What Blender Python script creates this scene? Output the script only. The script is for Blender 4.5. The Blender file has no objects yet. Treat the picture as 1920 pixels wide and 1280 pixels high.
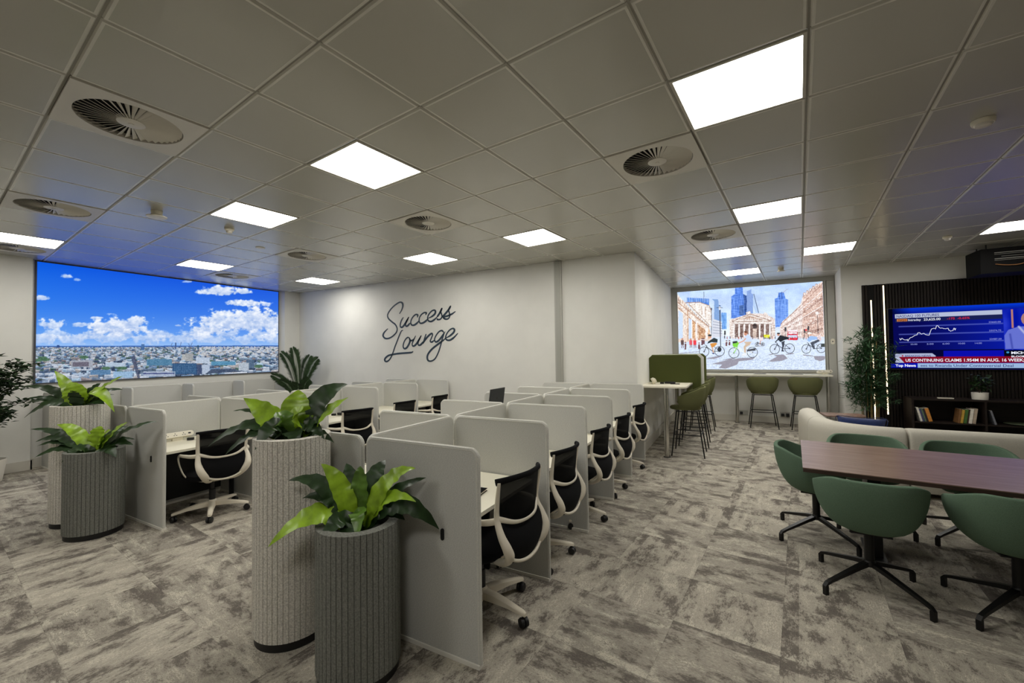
import bpy, bmesh, math, random
import numpy as np
from mathutils import Vector, Matrix, noise as mnoise

random.seed(7)
rng = np.random.RandomState(7)
SC = bpy.context.scene
COL = SC.collection
PI = math.pi

# ------------------------------------------------------------------ camera, world, exposure
cam_data = bpy.data.cameras.new('camera')
cam = bpy.data.objects.new('camera', cam_data)
COL.objects.link(cam)
cam_data.sensor_width = 36.0
cam_data.lens = 776.909 / 1920 * 36.0
cam_data.clip_start = 0.05
cam_data.clip_end = 60
_R = [[0.883163144582958, 0.46885048759136894, -0.014215496313676912],
      [-0.025154879413933438, 0.017077807026438817, -0.9995376834054595],
      [-0.4683909607281587, 0.8831124327010402, 0.026876367234700216]]
cam.matrix_world = Matrix(((_R[0][0], -_R[1][0], -_R[2][0], 0), (_R[0][1], -_R[1][1], -_R[2][1], 0),
                           (_R[0][2], -_R[1][2], -_R[2][2], 1.65), (0, 0, 0, 1)))
SC.camera = cam
SC.view_settings.view_transform = 'Standard'
SC.view_settings.look = 'None'
SC.view_settings.gamma = 1.0
SC.view_settings.exposure = 0.0
SC.view_settings.use_curve_mapping = False
world = bpy.data.worlds.new('world')
SC.world = world
world.use_nodes = True
world.node_tree.nodes['Background'].inputs[0].default_value = (0.9, 0.95, 1.0, 1)
world.node_tree.nodes['Background'].inputs[1].default_value = 0.02
SC.cycles.max_bounces = 8
SC.cycles.diffuse_bounces = 5
SC.cycles.glossy_bounces = 4
SC.cycles.transparent_max_bounces = 10
SC.cycles.caustics_reflective = False
SC.cycles.caustics_refractive = False
SC.cycles.sample_clamp_indirect = 4.0
SC.cycles.use_denoising = True

PANEL_STRENGTH = 19.5        # the lit ceiling panels light the room
H = 3.187                   # ceiling height
T = 0.66                    # ceiling tile pitch
TH = math.radians(6.8)      # the ceiling grid and the carpet are turned against the walls


def S(r, g, b):
    f = lambda c: (c / 255 / 12.92) if c / 255 <= 0.04045 else ((c / 255 + 0.055) / 1.055) ** 2.4
    return (f(r), f(g), f(b), 1.0)


# ------------------------------------------------------------------ materials
MATS = {}


def mat(name, col, rough=0.6, metal=0.0, spec=0.5, noise=0.0, nscale=60.0, bump=0.0, bscale=None, emit=None,
        estr=0.0, alpha=1.0, coat=0.0, sheen=0.0, col2=None, stretch=None):
    if name in MATS:
        return MATS[name]
    m = bpy.data.materials.new(name)
    m.use_nodes = True
    nt = m.node_tree
    b = nt.nodes['Principled BSDF']
    b.inputs['Base Color'].default_value = col
    b.inputs['Roughness'].default_value = rough
    b.inputs['Metallic'].default_value = metal
    b.inputs['Specular IOR Level'].default_value = spec
    if coat:
        b.inputs['Coat Weight'].default_value = coat
    if sheen:
        b.inputs['Sheen Weight'].default_value = sheen
    if alpha < 1:
        b.inputs['Alpha'].default_value = alpha
    if emit:
        b.inputs['Emission Color'].default_value = emit
        b.inputs['Emission Strength'].default_value = estr
    if noise or bump or col2:
        tc = nt.nodes.new('ShaderNodeTexCoord')
        mp = nt.nodes.new('ShaderNodeMapping')
        if stretch:
            mp.inputs['Scale'].default_value = stretch
        nt.links.new(tc.outputs['Object'], mp.inputs['Vector'])
        tx = nt.nodes.new('ShaderNodeTexNoise')
        tx.inputs['Scale'].default_value = nscale
        tx.inputs['Detail'].default_value = 3
        nt.links.new(mp.outputs['Vector'], tx.inputs['Vector'])
        if noise or col2:
            mx = nt.nodes.new('ShaderNodeMix')
            mx.data_type = 'RGBA'
            c2 = col2 if col2 else tuple(min(1, c * (1 + noise)) for c in col[:3]) + (1,)
            c1 = col if col2 else tuple(c * (1 - noise) for c in col[:3]) + (1,)
            mx.inputs['A'].default_value = c1
            mx.inputs['B'].default_value = c2
            rp = nt.nodes.new('ShaderNodeMapRange')
            rp.inputs['From Min'].default_value = 0.35
            rp.inputs['From Max'].default_value = 0.65
            nt.links.new(tx.outputs['Fac'], rp.inputs['Value'])
            nt.links.new(rp.outputs['Result'], mx.inputs['Factor'])
            nt.links.new(mx.outputs['Result'], b.inputs['Base Color'])
        if bump:
            t2 = tx
            if bscale:
                t2 = nt.nodes.new('ShaderNodeTexNoise')
                t2.inputs['Scale'].default_value = bscale
                nt.links.new(mp.outputs['Vector'], t2.inputs['Vector'])
            bp = nt.nodes.new('ShaderNodeBump')
            bp.inputs['Strength'].default_value = bump
            bp.inputs['Distance'].default_value = 0.002
            nt.links.new(t2.outputs['Fac'], bp.inputs['Height'])
            nt.links.new(bp.outputs['Normal'], b.inputs['Normal'])
    MATS[name] = m
    return m


def emitmat(name, col, s):
    if name in MATS:
        return MATS[name]
    m = bpy.data.materials.new(name)
    m.use_nodes = True
    nt = m.node_tree
    nt.nodes.clear()
    o = nt.nodes.new('ShaderNodeOutputMaterial')
    e = nt.nodes.new('ShaderNodeEmission')
    e.inputs[0].default_value = col
    e.inputs[1].default_value = s
    nt.links.new(e.outputs[0], o.inputs[0])
    MATS[name] = m
    return m


M_wall = mat('wall_paint', S(222, 221, 215), 0.85, noise=0.02, nscale=3)
M_trim = mat('trim_paint', S(205, 201, 190), 0.5)
M_frame = mat('display_frame', S(178, 177, 170), 0.5, metal=0.2)
M_tile = mat('ceiling_tile_metal', S(180, 178, 168), 0.26, spec=1.0)
M_rim = mat('ceiling_tile_rim', S(214, 212, 203), 0.3, spec=0.6)
M_grid = mat('ceiling_grid_metal', S(150, 147, 138), 0.5)
M_plenum = mat('dark_void', S(26, 26, 26), 0.9)
M_white = mat('white_plastic', S(232, 226, 208), 0.4)
M_vent = mat('vent_white', S(214, 210, 200), 0.45)
M_felt = mat('grey_felt_fabric', S(198, 198, 193), 0.95, spec=0.1, noise=0.14, nscale=150, bump=0.35, bscale=500,
             stretch=(1, 1, 2.4))
M_litfelt = mat('felt_edge_lightened', S(208, 207, 200), 0.9, spec=0.1, noise=0.08, nscale=200)  # same felt in a paler tone, imitating light from above on the edges
M_strip = mat('pale_foot_strip', S(232, 229, 220), 0.45)
M_desk = mat('white_desk_laminate', S(236, 231, 212), 0.45)
M_edge = mat('desk_edge', S(214, 208, 190), 0.5)
M_blk = mat('black_plastic', S(17, 17, 18), 0.5)
M_blkfab = mat('black_fabric', S(15, 15, 17), 0.9, spec=0.15, noise=0.2, nscale=300)
M_chair = mat('cream_plastic', S(222, 214, 196), 0.42)
M_chrome = mat('polished_steel', S(200, 198, 192), 0.18, metal=1.0)
M_blkmet = mat('black_metal', S(20, 20, 20), 0.4, metal=0.4)
M_dgreen = mat('sage_green_fabric', S(96, 118, 99), 0.95, spec=0.1, noise=0.12, nscale=300, bump=0.3, bscale=600)
M_olive = mat('olive_green_fabric', S(104, 106, 72), 0.95, spec=0.1, noise=0.12, nscale=300, bump=0.3, bscale=600)
M_olivep = mat('olive_screen_fabric', S(78, 84, 46), 0.95, spec=0.1, noise=0.1, nscale=300)
M_sofa = mat('pale_grey_boucle', S(196, 192, 180), 0.95, spec=0.1, noise=0.06, nscale=160, bump=0.3, bscale=300)
M_blue = mat('navy_velvet', S(20, 38, 84), 0.8, spec=0.2, noise=0.2, nscale=30, sheen=0.3)
M_wood = mat('walnut_laminate', S(124, 98, 86), 0.27, spec=0.42, col2=S(142, 116, 103), nscale=5, stretch=(0.6, 9, 9))
M_wooddk = mat('walnut_edge', S(58, 40, 32), 0.5)
M_slat = mat('dark_slat_wood', S(33, 26, 21), 0.65, spec=0.3, col2=S(24, 19, 15), nscale=8, stretch=(8, 8, 0.7))
M_slatbk = mat('slat_backing', S(12, 11, 11), 0.9)
M_cab = mat('dark_cabinet_wood', S(36, 27, 23), 0.55, spec=0.3, col2=S(27, 20, 17), nscale=6, stretch=(0.8, 8, 8))
M_plA = mat('light_planter_felt', S(210, 206, 197), 0.95, spec=0.1, noise=0.22, nscale=120, bump=0.3, bscale=300)
M_plB = mat('dark_planter_felt', S(122, 123, 117), 0.95, spec=0.1, noise=0.22, nscale=120, bump=0.3, bscale=300)
M_soil = mat('dark_soil', S(26, 24, 20), 0.95, noise=0.3, nscale=80, bump=0.6)
M_lime = mat('lime_leaf', S(138, 172, 38), 0.33, noise=0.26, nscale=14, bump=0.25, bscale=30)
M_leaf = mat('dark_green_leaf', S(36, 58, 28), 0.38, spec=0.35, noise=0.3, nscale=14, bump=0.3, bscale=30)
M_leaf2 = mat('mid_green_leaf', S(62, 98, 44), 0.5, noise=0.25, nscale=14)
M_midleaf = mat('mid_leaf_glossy', S(88, 124, 40), 0.35, noise=0.3, nscale=14, bump=0.25, bscale=30)
M_dullleaf = mat('dull_dark_leaf', S(48, 66, 40), 0.7, spec=0.2, noise=0.3, nscale=14)
M_bam = mat('bamboo_leaf', S(46, 82, 46), 0.55, noise=0.3, nscale=10)
M_cane = mat('bamboo_cane', S(126, 108, 62), 0.5, noise=0.2, nscale=20)
M_bark = mat('bark', S(74, 58, 44), 0.9, noise=0.2, nscale=30)
M_ink = mat('navy_lettering', S(34, 54, 70), 0.5)
M_pot = mat('white_ceramic', S(222, 218, 208), 0.35)
M_mesh = mat('black_chair_mesh', S(16, 16, 16), 0.9, spec=0.1, alpha=0.86)
M_alu = mat('dark_aluminium', S(62, 64, 66), 0.35, metal=0.8)
M_light = emitmat('lit_diffuser', (1.0, 0.968, 0.90, 1), PANEL_STRENGTH)
M_led = emitmat('warm_led', (1.0, 0.80, 0.52, 1), 3.2)
M_lframe = mat('light_frame', S(196, 192, 180), 0.5)


# carpet: woven tiles, every other one turned, streaked in the direction of its pile
def carpet():
    m = bpy.data.materials.new('patterned_carpet')
    m.use_nodes = True
    nt = m.node_tree
    N = nt.nodes
    L = nt.links
    b = N['Principled BSDF']
    b.inputs['Roughness'].default_value = 0.97
    b.inputs['Specular IOR Level'].default_value = 0.08
    tc = N.new('ShaderNodeTexCoord')
    mp = N.new('ShaderNodeMapping')
    mp.inputs['Rotation'].default_value = (0, 0, TH)
    mp.inputs['Location'].default_value = (0.13, 0.08, 0)
    L.new(tc.outputs['Object'], mp.inputs['Vector'])
    sc = N.new('ShaderNodeVectorMath'); sc.operation = 'SCALE'; sc.inputs['Scale'].default_value = 1 / 0.55
    L.new(mp.outputs[0], sc.inputs[0])
    fl = N.new('ShaderNodeVectorMath'); fl.operation = 'FLOOR'
    L.new(sc.outputs[0], fl.inputs[0])
    wn = N.new('ShaderNodeTexWhiteNoise'); wn.noise_dimensions = '3D'
    L.new(fl.outputs[0], wn.inputs['Vector'])
    # in-tile coordinates, swapped for half of the tiles
    sp = N.new('ShaderNodeSeparateXYZ'); L.new(mp.outputs[0], sp.inputs[0])
    cb1 = N.new('ShaderNodeCombineXYZ'); L.new(sp.outputs[0], cb1.inputs[0]); L.new(sp.outputs[1], cb1.inputs[1])
    cb2 = N.new('ShaderNodeCombineXYZ'); L.new(sp.outputs[1], cb2.inputs[0]); L.new(sp.outputs[0], cb2.inputs[1])
    gt = N.new('ShaderNodeMath'); gt.operation = 'GREATER_THAN'; gt.inputs[1].default_value = 0.45
    L.new(wn.outputs['Value'], gt.inputs[0])
    mv = N.new('ShaderNodeMix'); mv.data_type = 'VECTOR'
    L.new(gt.outputs[0], mv.inputs['Factor']); L.new(cb1.outputs[0], mv.inputs['A']); L.new(cb2.outputs[0], mv.inputs['B'])
    off = N.new('ShaderNodeVectorMath'); off.operation = 'SCALE'; off.inputs['Scale'].default_value = 37.0
    L.new(wn.outputs['Color'], off.inputs[0])
    ad = N.new('ShaderNodeVectorMath'); ad.operation = 'ADD'
    L.new(mv.outputs['Result'], ad.inputs[0]); L.new(off.outputs[0], ad.inputs[1])

    def nz(scale, stretch, detail=4, rough=0.6):
        q = N.new('ShaderNodeMapping'); q.inputs['Scale'].default_value = stretch
        L.new(ad.outputs[0], q.inputs[0])
        t = N.new('ShaderNodeTexNoise'); t.inputs['Scale'].default_value = scale
        t.inputs['Detail'].default_value = detail; t.inputs['Roughness'].default_value = rough
        L.new(q.outputs[0], t.inputs['Vector'])
        return t.outputs['Fac']

    def math2(op, a, bb):
        n = N.new('ShaderNodeMath'); n.operation = op
        for k, v in ((0, a), (1, bb)):
            if isinstance(v, (int, float)):
                n.inputs[k].default_value = v
            else:
                L.new(v, n.inputs[k])
        return n.outputs[0]

    rag = nz(38, (0.9, 1.8, 1), 4, 0.8)
    fine = nz(105, (0.7, 1.4, 1), 4, 0.9)
    A1 = nz(4.6, (1.0, 1.6, 1), 3, 0.62)
    B1 = nz(5.6, (1.2, 1.5, 1), 3, 0.62)
    C1 = nz(2.6, (0.9, 8, 1), 3, 0.6)
    jit = math2('ADD', math2('MULTIPLY', rag, 0.62), math2('MULTIPLY', fine, 0.88))
    # woven bars along two edges of some tiles
    fr0 = N.new('ShaderNodeVectorMath'); fr0.operation = 'FRACTION'; L.new(sc.outputs[0], fr0.inputs[0])
    s0 = N.new('ShaderNodeSeparateXYZ'); L.new(fr0.outputs[0], s0.inputs[0])
    wc = N.new('ShaderNodeSeparateXYZ'); L.new(wn.outputs['Color'], wc.inputs[0])
    bar1 = math2('MULTIPLY', math2('LESS_THAN', s0.outputs[0], 0.15), math2('GREATER_THAN', wc.outputs[0], 0.5))
    bar2 = math2('MULTIPLY', math2('LESS_THAN', s0.outputs[1], 0.10), math2('GREATER_THAN', wc.outputs[1], 0.5))
    bar3 = math2('MULTIPLY', math2('GREATER_THAN', s0.outputs[1], 0.84), math2('GREATER_THAN', wc.outputs[2], 0.55))
    A1 = math2('ADD', A1, math2('MULTIPLY', math2('ADD', bar1, bar3), 0.09))
    B1 = math2('ADD', B1, math2('MULTIPLY', bar2, 0.12))

    def ramp(src, lo, hi):
        m_ = N.new('ShaderNodeMapRange'); m_.interpolation_type = 'SMOOTHSTEP'
        m_.inputs['From Min'].default_value = lo; m_.inputs['From Max'].default_value = hi
        L.new(math2('ADD', src, jit), m_.inputs['Value'])
        return m_.outputs[0]

    def mixc(f, a_, b_):
        x_ = N.new('ShaderNodeMix'); x_.data_type = 'RGBA'
        L.new(f, x_.inputs['Factor'])
        for sk, v_ in (('A', a_), ('B', b_)):
            if isinstance(v_, tuple):
                x_.inputs[sk].default_value = v_
            else:
                L.new(v_, x_.inputs[sk])
        return x_.outputs['Result']
    base = mixc(ramp(wn.outputs['Value'], 0.4, 1.6), S(148, 142, 132), S(176, 169, 156))
    base = mixc(math2('MULTIPLY', ramp(C1, 1.29, 1.43), 0.6), base, S(206, 200, 184))
    base = mixc(math2('MULTIPLY', ramp(B1, 1.28, 1.43), 0.8), base, S(202, 196, 180))
    base = mixc(math2('MULTIPLY', ramp(A1, 1.26, 1.40), 0.85), base, S(88, 81, 77))
    cr = N.new('ShaderNodeVectorMath'); cr.operation = 'SCALE'
    L.new(base, cr.inputs[0])
    L.new(math2('ADD', math2('MULTIPLY', fine, 1.7), 0.15), cr.inputs['Scale'])
    # seams
    fr = N.new('ShaderNodeVectorMath'); fr.operation = 'FRACTION'; L.new(sc.outputs[0], fr.inputs[0])
    sf = N.new('ShaderNodeSeparateXYZ'); L.new(fr.outputs[0], sf.inputs[0])
    mn = math2('MINIMUM', sf.outputs[0], sf.outputs[1])
    sm = math2('GREATER_THAN', mn, 0.008)
    sm2 = math2('ADD', math2('MULTIPLY', sm, 0.16), 0.84)
    vm = N.new('ShaderNodeVectorMath'); vm.operation = 'SCALE'
    L.new(cr.outputs[0], vm.inputs[0]); L.new(sm2, vm.inputs['Scale'])
    L.new(vm.outputs[0], b.inputs['Base Color'])
    bp = N.new('ShaderNodeBump'); bp.inputs['Strength'].default_value = 0.5; bp.inputs['Distance'].default_value = 0.004
    L.new(fine, bp.inputs['Height']); L.new(bp.outputs[0], b.inputs['Normal'])
    return m


M_carpet = carpet()


# ------------------------------------------------------------------ mesh helpers
def finish(name, bm, m, parent=None, smooth=35, loc=(0, 0, 0), rotz=0.0):
    me = bpy.data.meshes.new(name)
    bmesh.ops.recalc_face_normals(bm, faces=bm.faces[:])
    bm.to_mesh(me)
    bm.free()
    for mm in (m if isinstance(m, (list, tuple)) else [m]):
        me.materials.append(mm)
    if smooth:
        for p in me.polygons:
            p.use_smooth = True
        me.set_sharp_from_angle(angle=math.radians(smooth))
    o = bpy.data.objects.new(name, me)
    COL.objects.link(o)
    o.location = loc
    o.rotation_euler = (0, 0, rotz)
    if parent:
        o.parent = parent
    return o


def tag(o, label=None, cat=None, group=None, kind=None):
    if label:
        o['label'] = label
    if cat:
        o['category'] = cat
    if group:
        o['group'] = group
    if kind:
        o['kind'] = kind
    return o


def thing(name, label, cat, loc=(0, 0, 0), rotz=0.0, group=None):
    o = bpy.data.objects.new(name, None)
    o.empty_display_size = 0.1
    COL.objects.link(o)
    o.location = loc
    o.rotation_euler = (0, 0, rotz)
    return tag(o, label, cat, group)


def kids(o):
    return [c for c in bpy.data.objects if c.parent == o]


def dup(root, loc=None, rotz=None, label=None, group=None):
    r = root.copy()
    COL.objects.link(r)
    if loc is not None:
        r.location = loc
    if rotz is not None:
        r.rotation_euler = (0, 0, rotz)
    if label:
        r['label'] = label
    if group:
        r['group'] = group
    for ch in kids(root):
        c = ch.copy()
        COL.objects.link(c)
        c.parent = r
        for g in kids(ch):
            d = g.copy()
            COL.objects.link(d)
            d.parent = c
    return r


def B():
    return bmesh.new()


def box(bm, x0, x1, y0, y1, z0, z1, bev=0.0, mtx=None, mi=0):
    vs = [bm.verts.new((x, y, z)) for z in (z0, z1) for y in (y0, y1) for x in (x0, x1)]
    fs = [bm.faces.new([vs[i] for i in q]) for q in
          ((0, 2, 3, 1), (4, 5, 7, 6), (0, 1, 5, 4), (2, 6, 7, 3), (0, 4, 6, 2), (1, 3, 7, 5))]
    for f in fs:
        f.material_index = mi
    if mtx is not None:
        bmesh.ops.transform(bm, matrix=mtx, verts=vs)
    if bev:
        es = set()
        for f in fs:
            es.update(f.edges)
        bmesh.ops.bevel(bm, geom=list(es), offset=bev, segments=2, affect='EDGES', profile=0.7)
    return vs


def frame_at(p, t, up=Vector((0, 0, 1))):
    t = t.normalized()
    if abs(t.dot(up)) > 0.98:
        up = Vector((0, 1, 0))
    a = t.cross(up).normalized()
    b = a.cross(t).normalized()
    return a, b


def tube(bm, pts, r, n=8, flat=1.0, cap=True, closed=False, up=Vector((0, 0, 1)), mi=0):
    pts = [Vector(p) for p in pts]
    rr = r if isinstance(r, (list, tuple)) else [r] * len(pts)
    rings = []
    for i, p in enumerate(pts):
        if closed:
            t = pts[(i + 1) % len(pts)] - pts[i - 1]
        else:
            t = pts[min(i + 1, len(pts) - 1)] - pts[max(i - 1, 0)]
        a, b = frame_at(p, t, up)
        rings.append([bm.verts.new(p + a * (math.cos(2 * PI * k / n) * rr[i]) + b * (math.sin(2 * PI * k / n) * rr[i] * flat))
                      for k in range(n)])
    fs = []
    m = len(rings)
    for i in range(m if closed else m - 1):
        A, Bq = rings[i], rings[(i + 1) % m]
        for k in range(n):
            fs.append(bm.faces.new((A[k], A[(k + 1) % n], Bq[(k + 1) % n], Bq[k])))
    if cap and not closed:
        fs.append(bm.faces.new(rings[0][::-1]))
        fs.append(bm.faces.new(rings[-1]))
    for f in fs:
        f.material_index = mi


def spline(pts, n=6, closed=False):
    P = [Vector(p) for p in pts]
    out = []
    m = len(P)
    rngi = range(m) if closed else range(m - 1)
    for i in rngi:
        p1, p2 = P[i], P[(i + 1) % m]
        p0 = P[i - 1] if (closed or i > 0) else p1 * 2 - p2
        p3 = P[(i + 2) % m] if (closed or i + 2 < m) else p2 * 2 - p1
        for k in range(n):
            t = k / n
            out.append(0.5 * ((2 * p1) + (p2 - p0) * t + (2 * p0 - 5 * p1 + 4 * p2 - p3) * t * t + (3 * p1 - p0 - 3 * p2 + p3) * t ** 3))
    if not closed:
        out.append(P[-1])
    return out


def lathe(bm, prof, n=32, cx=0, cy=0, mi=0, capb=True, capt=True):
    rings = []
    for r, z in prof:
        rings.append([bm.verts.new((cx + r * math.cos(2 * PI * k / n), cy + r * math.sin(2 * PI * k / n), z)) for k in range(n)])
    for i in range(len(rings) - 1):
        for k in range(n):
            f = bm.faces.new((rings[i][k], rings[i][(k + 1) % n], rings[i + 1][(k + 1) % n], rings[i + 1][k]))
            f.material_index = mi
    if capb:
        bm.faces.new(rings[0][::-1]).material_index = mi
    if capt:
        bm.faces.new(rings[-1]).material_index = mi


def prism(bm, poly, z0, z1, mtx=None, mi=0):
    a = [bm.verts.new((x, y, z0)) for x, y in poly]
    b = [bm.verts.new((x, y, z1)) for x, y in poly]
    n = len(poly)
    fs = [bm.faces.new(a[::-1]), bm.faces.new(b)]
    for i in range(n):
        fs.append(bm.faces.new((a[i], a[(i + 1) % n], b[(i + 1) % n], b[i])))
    for f in fs:
        f.material_index = mi
    if mtx is not None:
        bmesh.ops.transform(bm, matrix=mtx, verts=a + b)
    return a + b


def rrect(x0, x1, y0, y1, rs, n=6):
    """rounded rectangle outline; rs = radii for corners (x0y0, x1y0, x1y1, x0y1)"""
    out = []
    for (cx, cy, r, a0) in ((x0 + rs[0], y0 + rs[0], rs[0], PI), (x1 - rs[1], y0 + rs[1], rs[1], 1.5 * PI),
                            (x1 - rs[2], y1 - rs[2], rs[2], 0), (x0 + rs[3], y1 - rs[3], rs[3], 0.5 * PI)):
        if r < 1e-4:
            out.append((cx, cy))
        else:
            for k in range(n + 1):
                a = a0 + 0.5 * PI * k / n
                out.append((cx + r * math.cos(a), cy + r * math.sin(a)))
    return out


def grid_surf(bm, fn, nu, nv, mi=0, closeu=False):
    V = [[bm.verts.new(fn(i / nu, j / nv)) for j in range(nv + 1)] for i in range(nu if closeu else nu + 1)]
    for i in range(nu):
        for j in range(nv):
            i2 = (i + 1) % len(V)
            f = bm.faces.new((V[i][j], V[i2][j], V[i2][j + 1], V[i][j + 1]))
            f.material_index = mi
    return V


def G2R(gx, gy):
    """ceiling grid coordinates (tiles) -> room coordinates"""
    wx = (gx - 2.92878777 / 0.6) * T
    wy = (gy + 1.61460768 / 0.6) * T
    c, s = math.cos(TH), math.sin(TH)
    return (c * wx + s * wy, -s * wx + c * wy)


# ------------------------------------------------------------------ the room
YS = 6.54        # wall with the lettering
XL = -9.50       # wall with the skyline display
XB = -1.30       # left side of the bay
YB = 10.97       # back of the bay
YT = 9.82        # wall with the television
X1, Y1 = 7.2, -4.2

bm = B()
box(bm, XL - 0.3, X1 + 0.3, Y1 - 0.3, YB + 0.3, -0.15, 0.0)
tag(finish('floor', bm, M_carpet, smooth=0), kind='structure')


def wallobj(name, polys, m=M_wall, z0=0.0, z1=H + 0.05):
    bm = B()
    for p in polys:
        prism(bm, p, z0, z1)
    return tag(finish(name, bm, m, smooth=0), kind='structure')


wallobj('wall_success', [[(XL - 0.2, YS), (XB, YS), (XB, YS + 0.2), (XL - 0.2, YS + 0.2)]])
wallobj('wall_bay_left', [[(XB - 0.2, YS + 0.2), (XB, YS + 0.2), (XB, YB + 0.2), (XB - 0.2, YB + 0.2)]])
wallobj('wall_bay_back', [[(XB, YB), (2.2, YB), (2.2, YB + 0.2), (XB, YB + 0.2)]])
wallobj('wall_television', [[(1.85, YT), (X1 + 0.2, YT), (X1 + 0.2, YT + 0.2), (2.12, YT + 0.2), (2.2, YB), (1.96, YB)]])
wallobj('wall_right', [[(X1, Y1), (X1 + 0.2, Y1), (X1 + 0.2, YT), (X1, YT)]])
wallobj('wall_front', [[(XL - 0.2, Y1 - 0.2), (X1 + 0.2, Y1 - 0.2), (X1 + 0.2, Y1), (XL - 0.2, Y1)]])
# left wall: recessed behind the display, with piers standing forward on both sides
wallobj('wall_left', [[(XL - 0.2, Y1), (-9.35, Y1), (-9.35, 2.13), (XL, 2.13), (XL, 6.10), (-9.38, 6.16), (-9.38, YS), (XL - 0.2, YS)]])

# skirting boards
def skirt(name, segs, h=0.13, t=0.018):
    bm = B()
    for (ax, ay, bx, by) in segs:
        d = Vector((bx - ax, by - ay, 0))
        L = d.length
        mt = Matrix.Translation((ax, ay, 0)) @ Matrix.Rotation(math.atan2(d.y, d.x), 4, 'Z')
        box(bm, 0, L, -t, 0.0, 0, h, mtx=mt)
        box(bm, 0, L, -t * 0.5, 0.0, h, h + 0.012, mtx=mt)
    return tag(finish(name, bm, M_trim, smooth=0), kind='structure')


skirt('baseboard_success', [(-9.36, YS, XB, YS)])
skirt('baseboard_bay', [(XB, YB, 1.96, YB)])
bm = B(); box(bm, XB, XB + 0.018, YS, YB - 0.02, 0, 0.16)
tag(finish('baseboard_bay_left', bm, M_trim, smooth=0), kind='structure')
bm = B(); box(bm, -9.35, -9.332, Y1, 2.148, 0, 0.14); box(bm, -9.499, -9.332, 2.131, 2.148, 0, 0.14); box(bm, XL, XL + 0.018, 2.15, 6.08, 0, 0.14)
tag(finish('baseboard_left', bm, M_trim, smooth=0), kind='structure')
skirt('baseboard_television', [(1.86, YT, 2.14, YT)])

# aluminium cable trunking up the lettered wall
t_ = thing('wall_trunking', 'pale aluminium vertical cable trunking running up the lettered wall', 'cable trunking', (-2.565, YS, 0))
bm = B(); box(bm, -0.065, 0.065, -0.035, -0.001, 0.13, H - 0.005, bev=0.004); finish('trunking_body', bm, M_frame, t_, smooth=30)
bm = B(); box(bm, -0.040, 0.040, -0.042, -0.0352, 0.14, H - 0.012); finish('trunking_lid', bm, mat('trunking_lid_metal', S(168, 168, 160), 0.4, metal=0.3), t_, smooth=0)
# trims of the bay
bm = B()
box(bm, XB + 0.001, 1.955, YB - 0.045, YB - 0.001, 3.09, H - 0.002)
box(bm, XB + 0.001, -1.17, YB - 0.045, YB - 0.001, 1.14, 3.09)
box(bm, 1.765, 1.80, YB - 0.045, YB - 0.001, 1.14, 3.09)
box(bm, XB + 0.001, 1.80, YB - 0.045, YB - 0.001, 1.14, 1.175)
tag(finish('trim_1', bm, M_frame, smooth=0), kind='structure')
bm = B()
box(bm, 1.812, 1.945, YB - 0.05, YB - 0.001, 0.16, 3.085, bev=0.003)
tag(finish('trim_2', bm, M_frame, smooth=0), kind='structure')

# ---- ceiling of square metal tiles
LIGHTS = [(4, 1), (0, 0), (-3, 0), (-8, 1), (-8, 4), (-3, 4), (0, 4), (4, 5), (3, 8), (3, 11), (5, 9), (8, 9), (-8, -2),
          (0, -5), (-4, -4), (4, -4)]  # these last three are out of view, added to light the foreground
VENTS = [(-1, -2), (-5, -2), (-1, 2), (-5, 2), (-9, 2), (3, 2), (3, 6), (-9, -2)]
bm = B()


def gv(bm, gx, gy, z):
    x, y = G2R(gx, gy)
    return bm.verts.new((x, y, z))


def inside(gx, gy):
    x, y = G2R(gx, gy)
    return XL - 0.5 < x < X1 + 0.6 and Y1 - 0.6 < y < YB + 0.5


e1, e2, e3 = 0.008, 0.017, 0.036
for i in range(-14, 20):
    for j in range(-12, 20):
        if not any(inside(i + a, j + b) for a in (0, 1) for b in (0, 1)):
            continue

        def quad(e, z):
            return [gv(bm, i + a, j + b, z) for a, b in ((e, e), (1 - e, e), (1 - e, 1 - e), (e, 1 - e))]

        def band(p, q, mi):
            for k in range(4):
                bm.faces.new((p[k], p[(k + 1) % 4], q[(k + 1) % 4], q[k])).material_index = mi
        q0, q1 = quad(0, H + 0.011), quad(e1, H + 0.011)
        band(q0, q1, 1)
        if (i, j) in LIGHTS or (i, j) in VENTS:
            q2 = quad(e1, H + 0.11)
            band(q1, q2, 2)
            bm.faces.new(q2).material_index = 2
        else:
            q2, q3 = quad(e2, H), quad(e3, H)
            band(q1, q2, 3)
            band(q2, q3, 3)
            bm.faces.new(q3).material_index = 0
bmesh.ops.remove_doubles(bm, verts=bm.verts[:], dist=0.0001)
tag(finish('ceiling', bm, [M_tile, M_grid, M_plenum, M_rim], smooth=0), kind='structure')
bm = B(); box(bm, XL - 0.3, X1 + 0.3, Y1 - 0.3, YB + 0.3, H + 0.15, H + 0.25)
tag(finish('ceiling_slab', bm, M_plenum, smooth=0), kind='structure')

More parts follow.
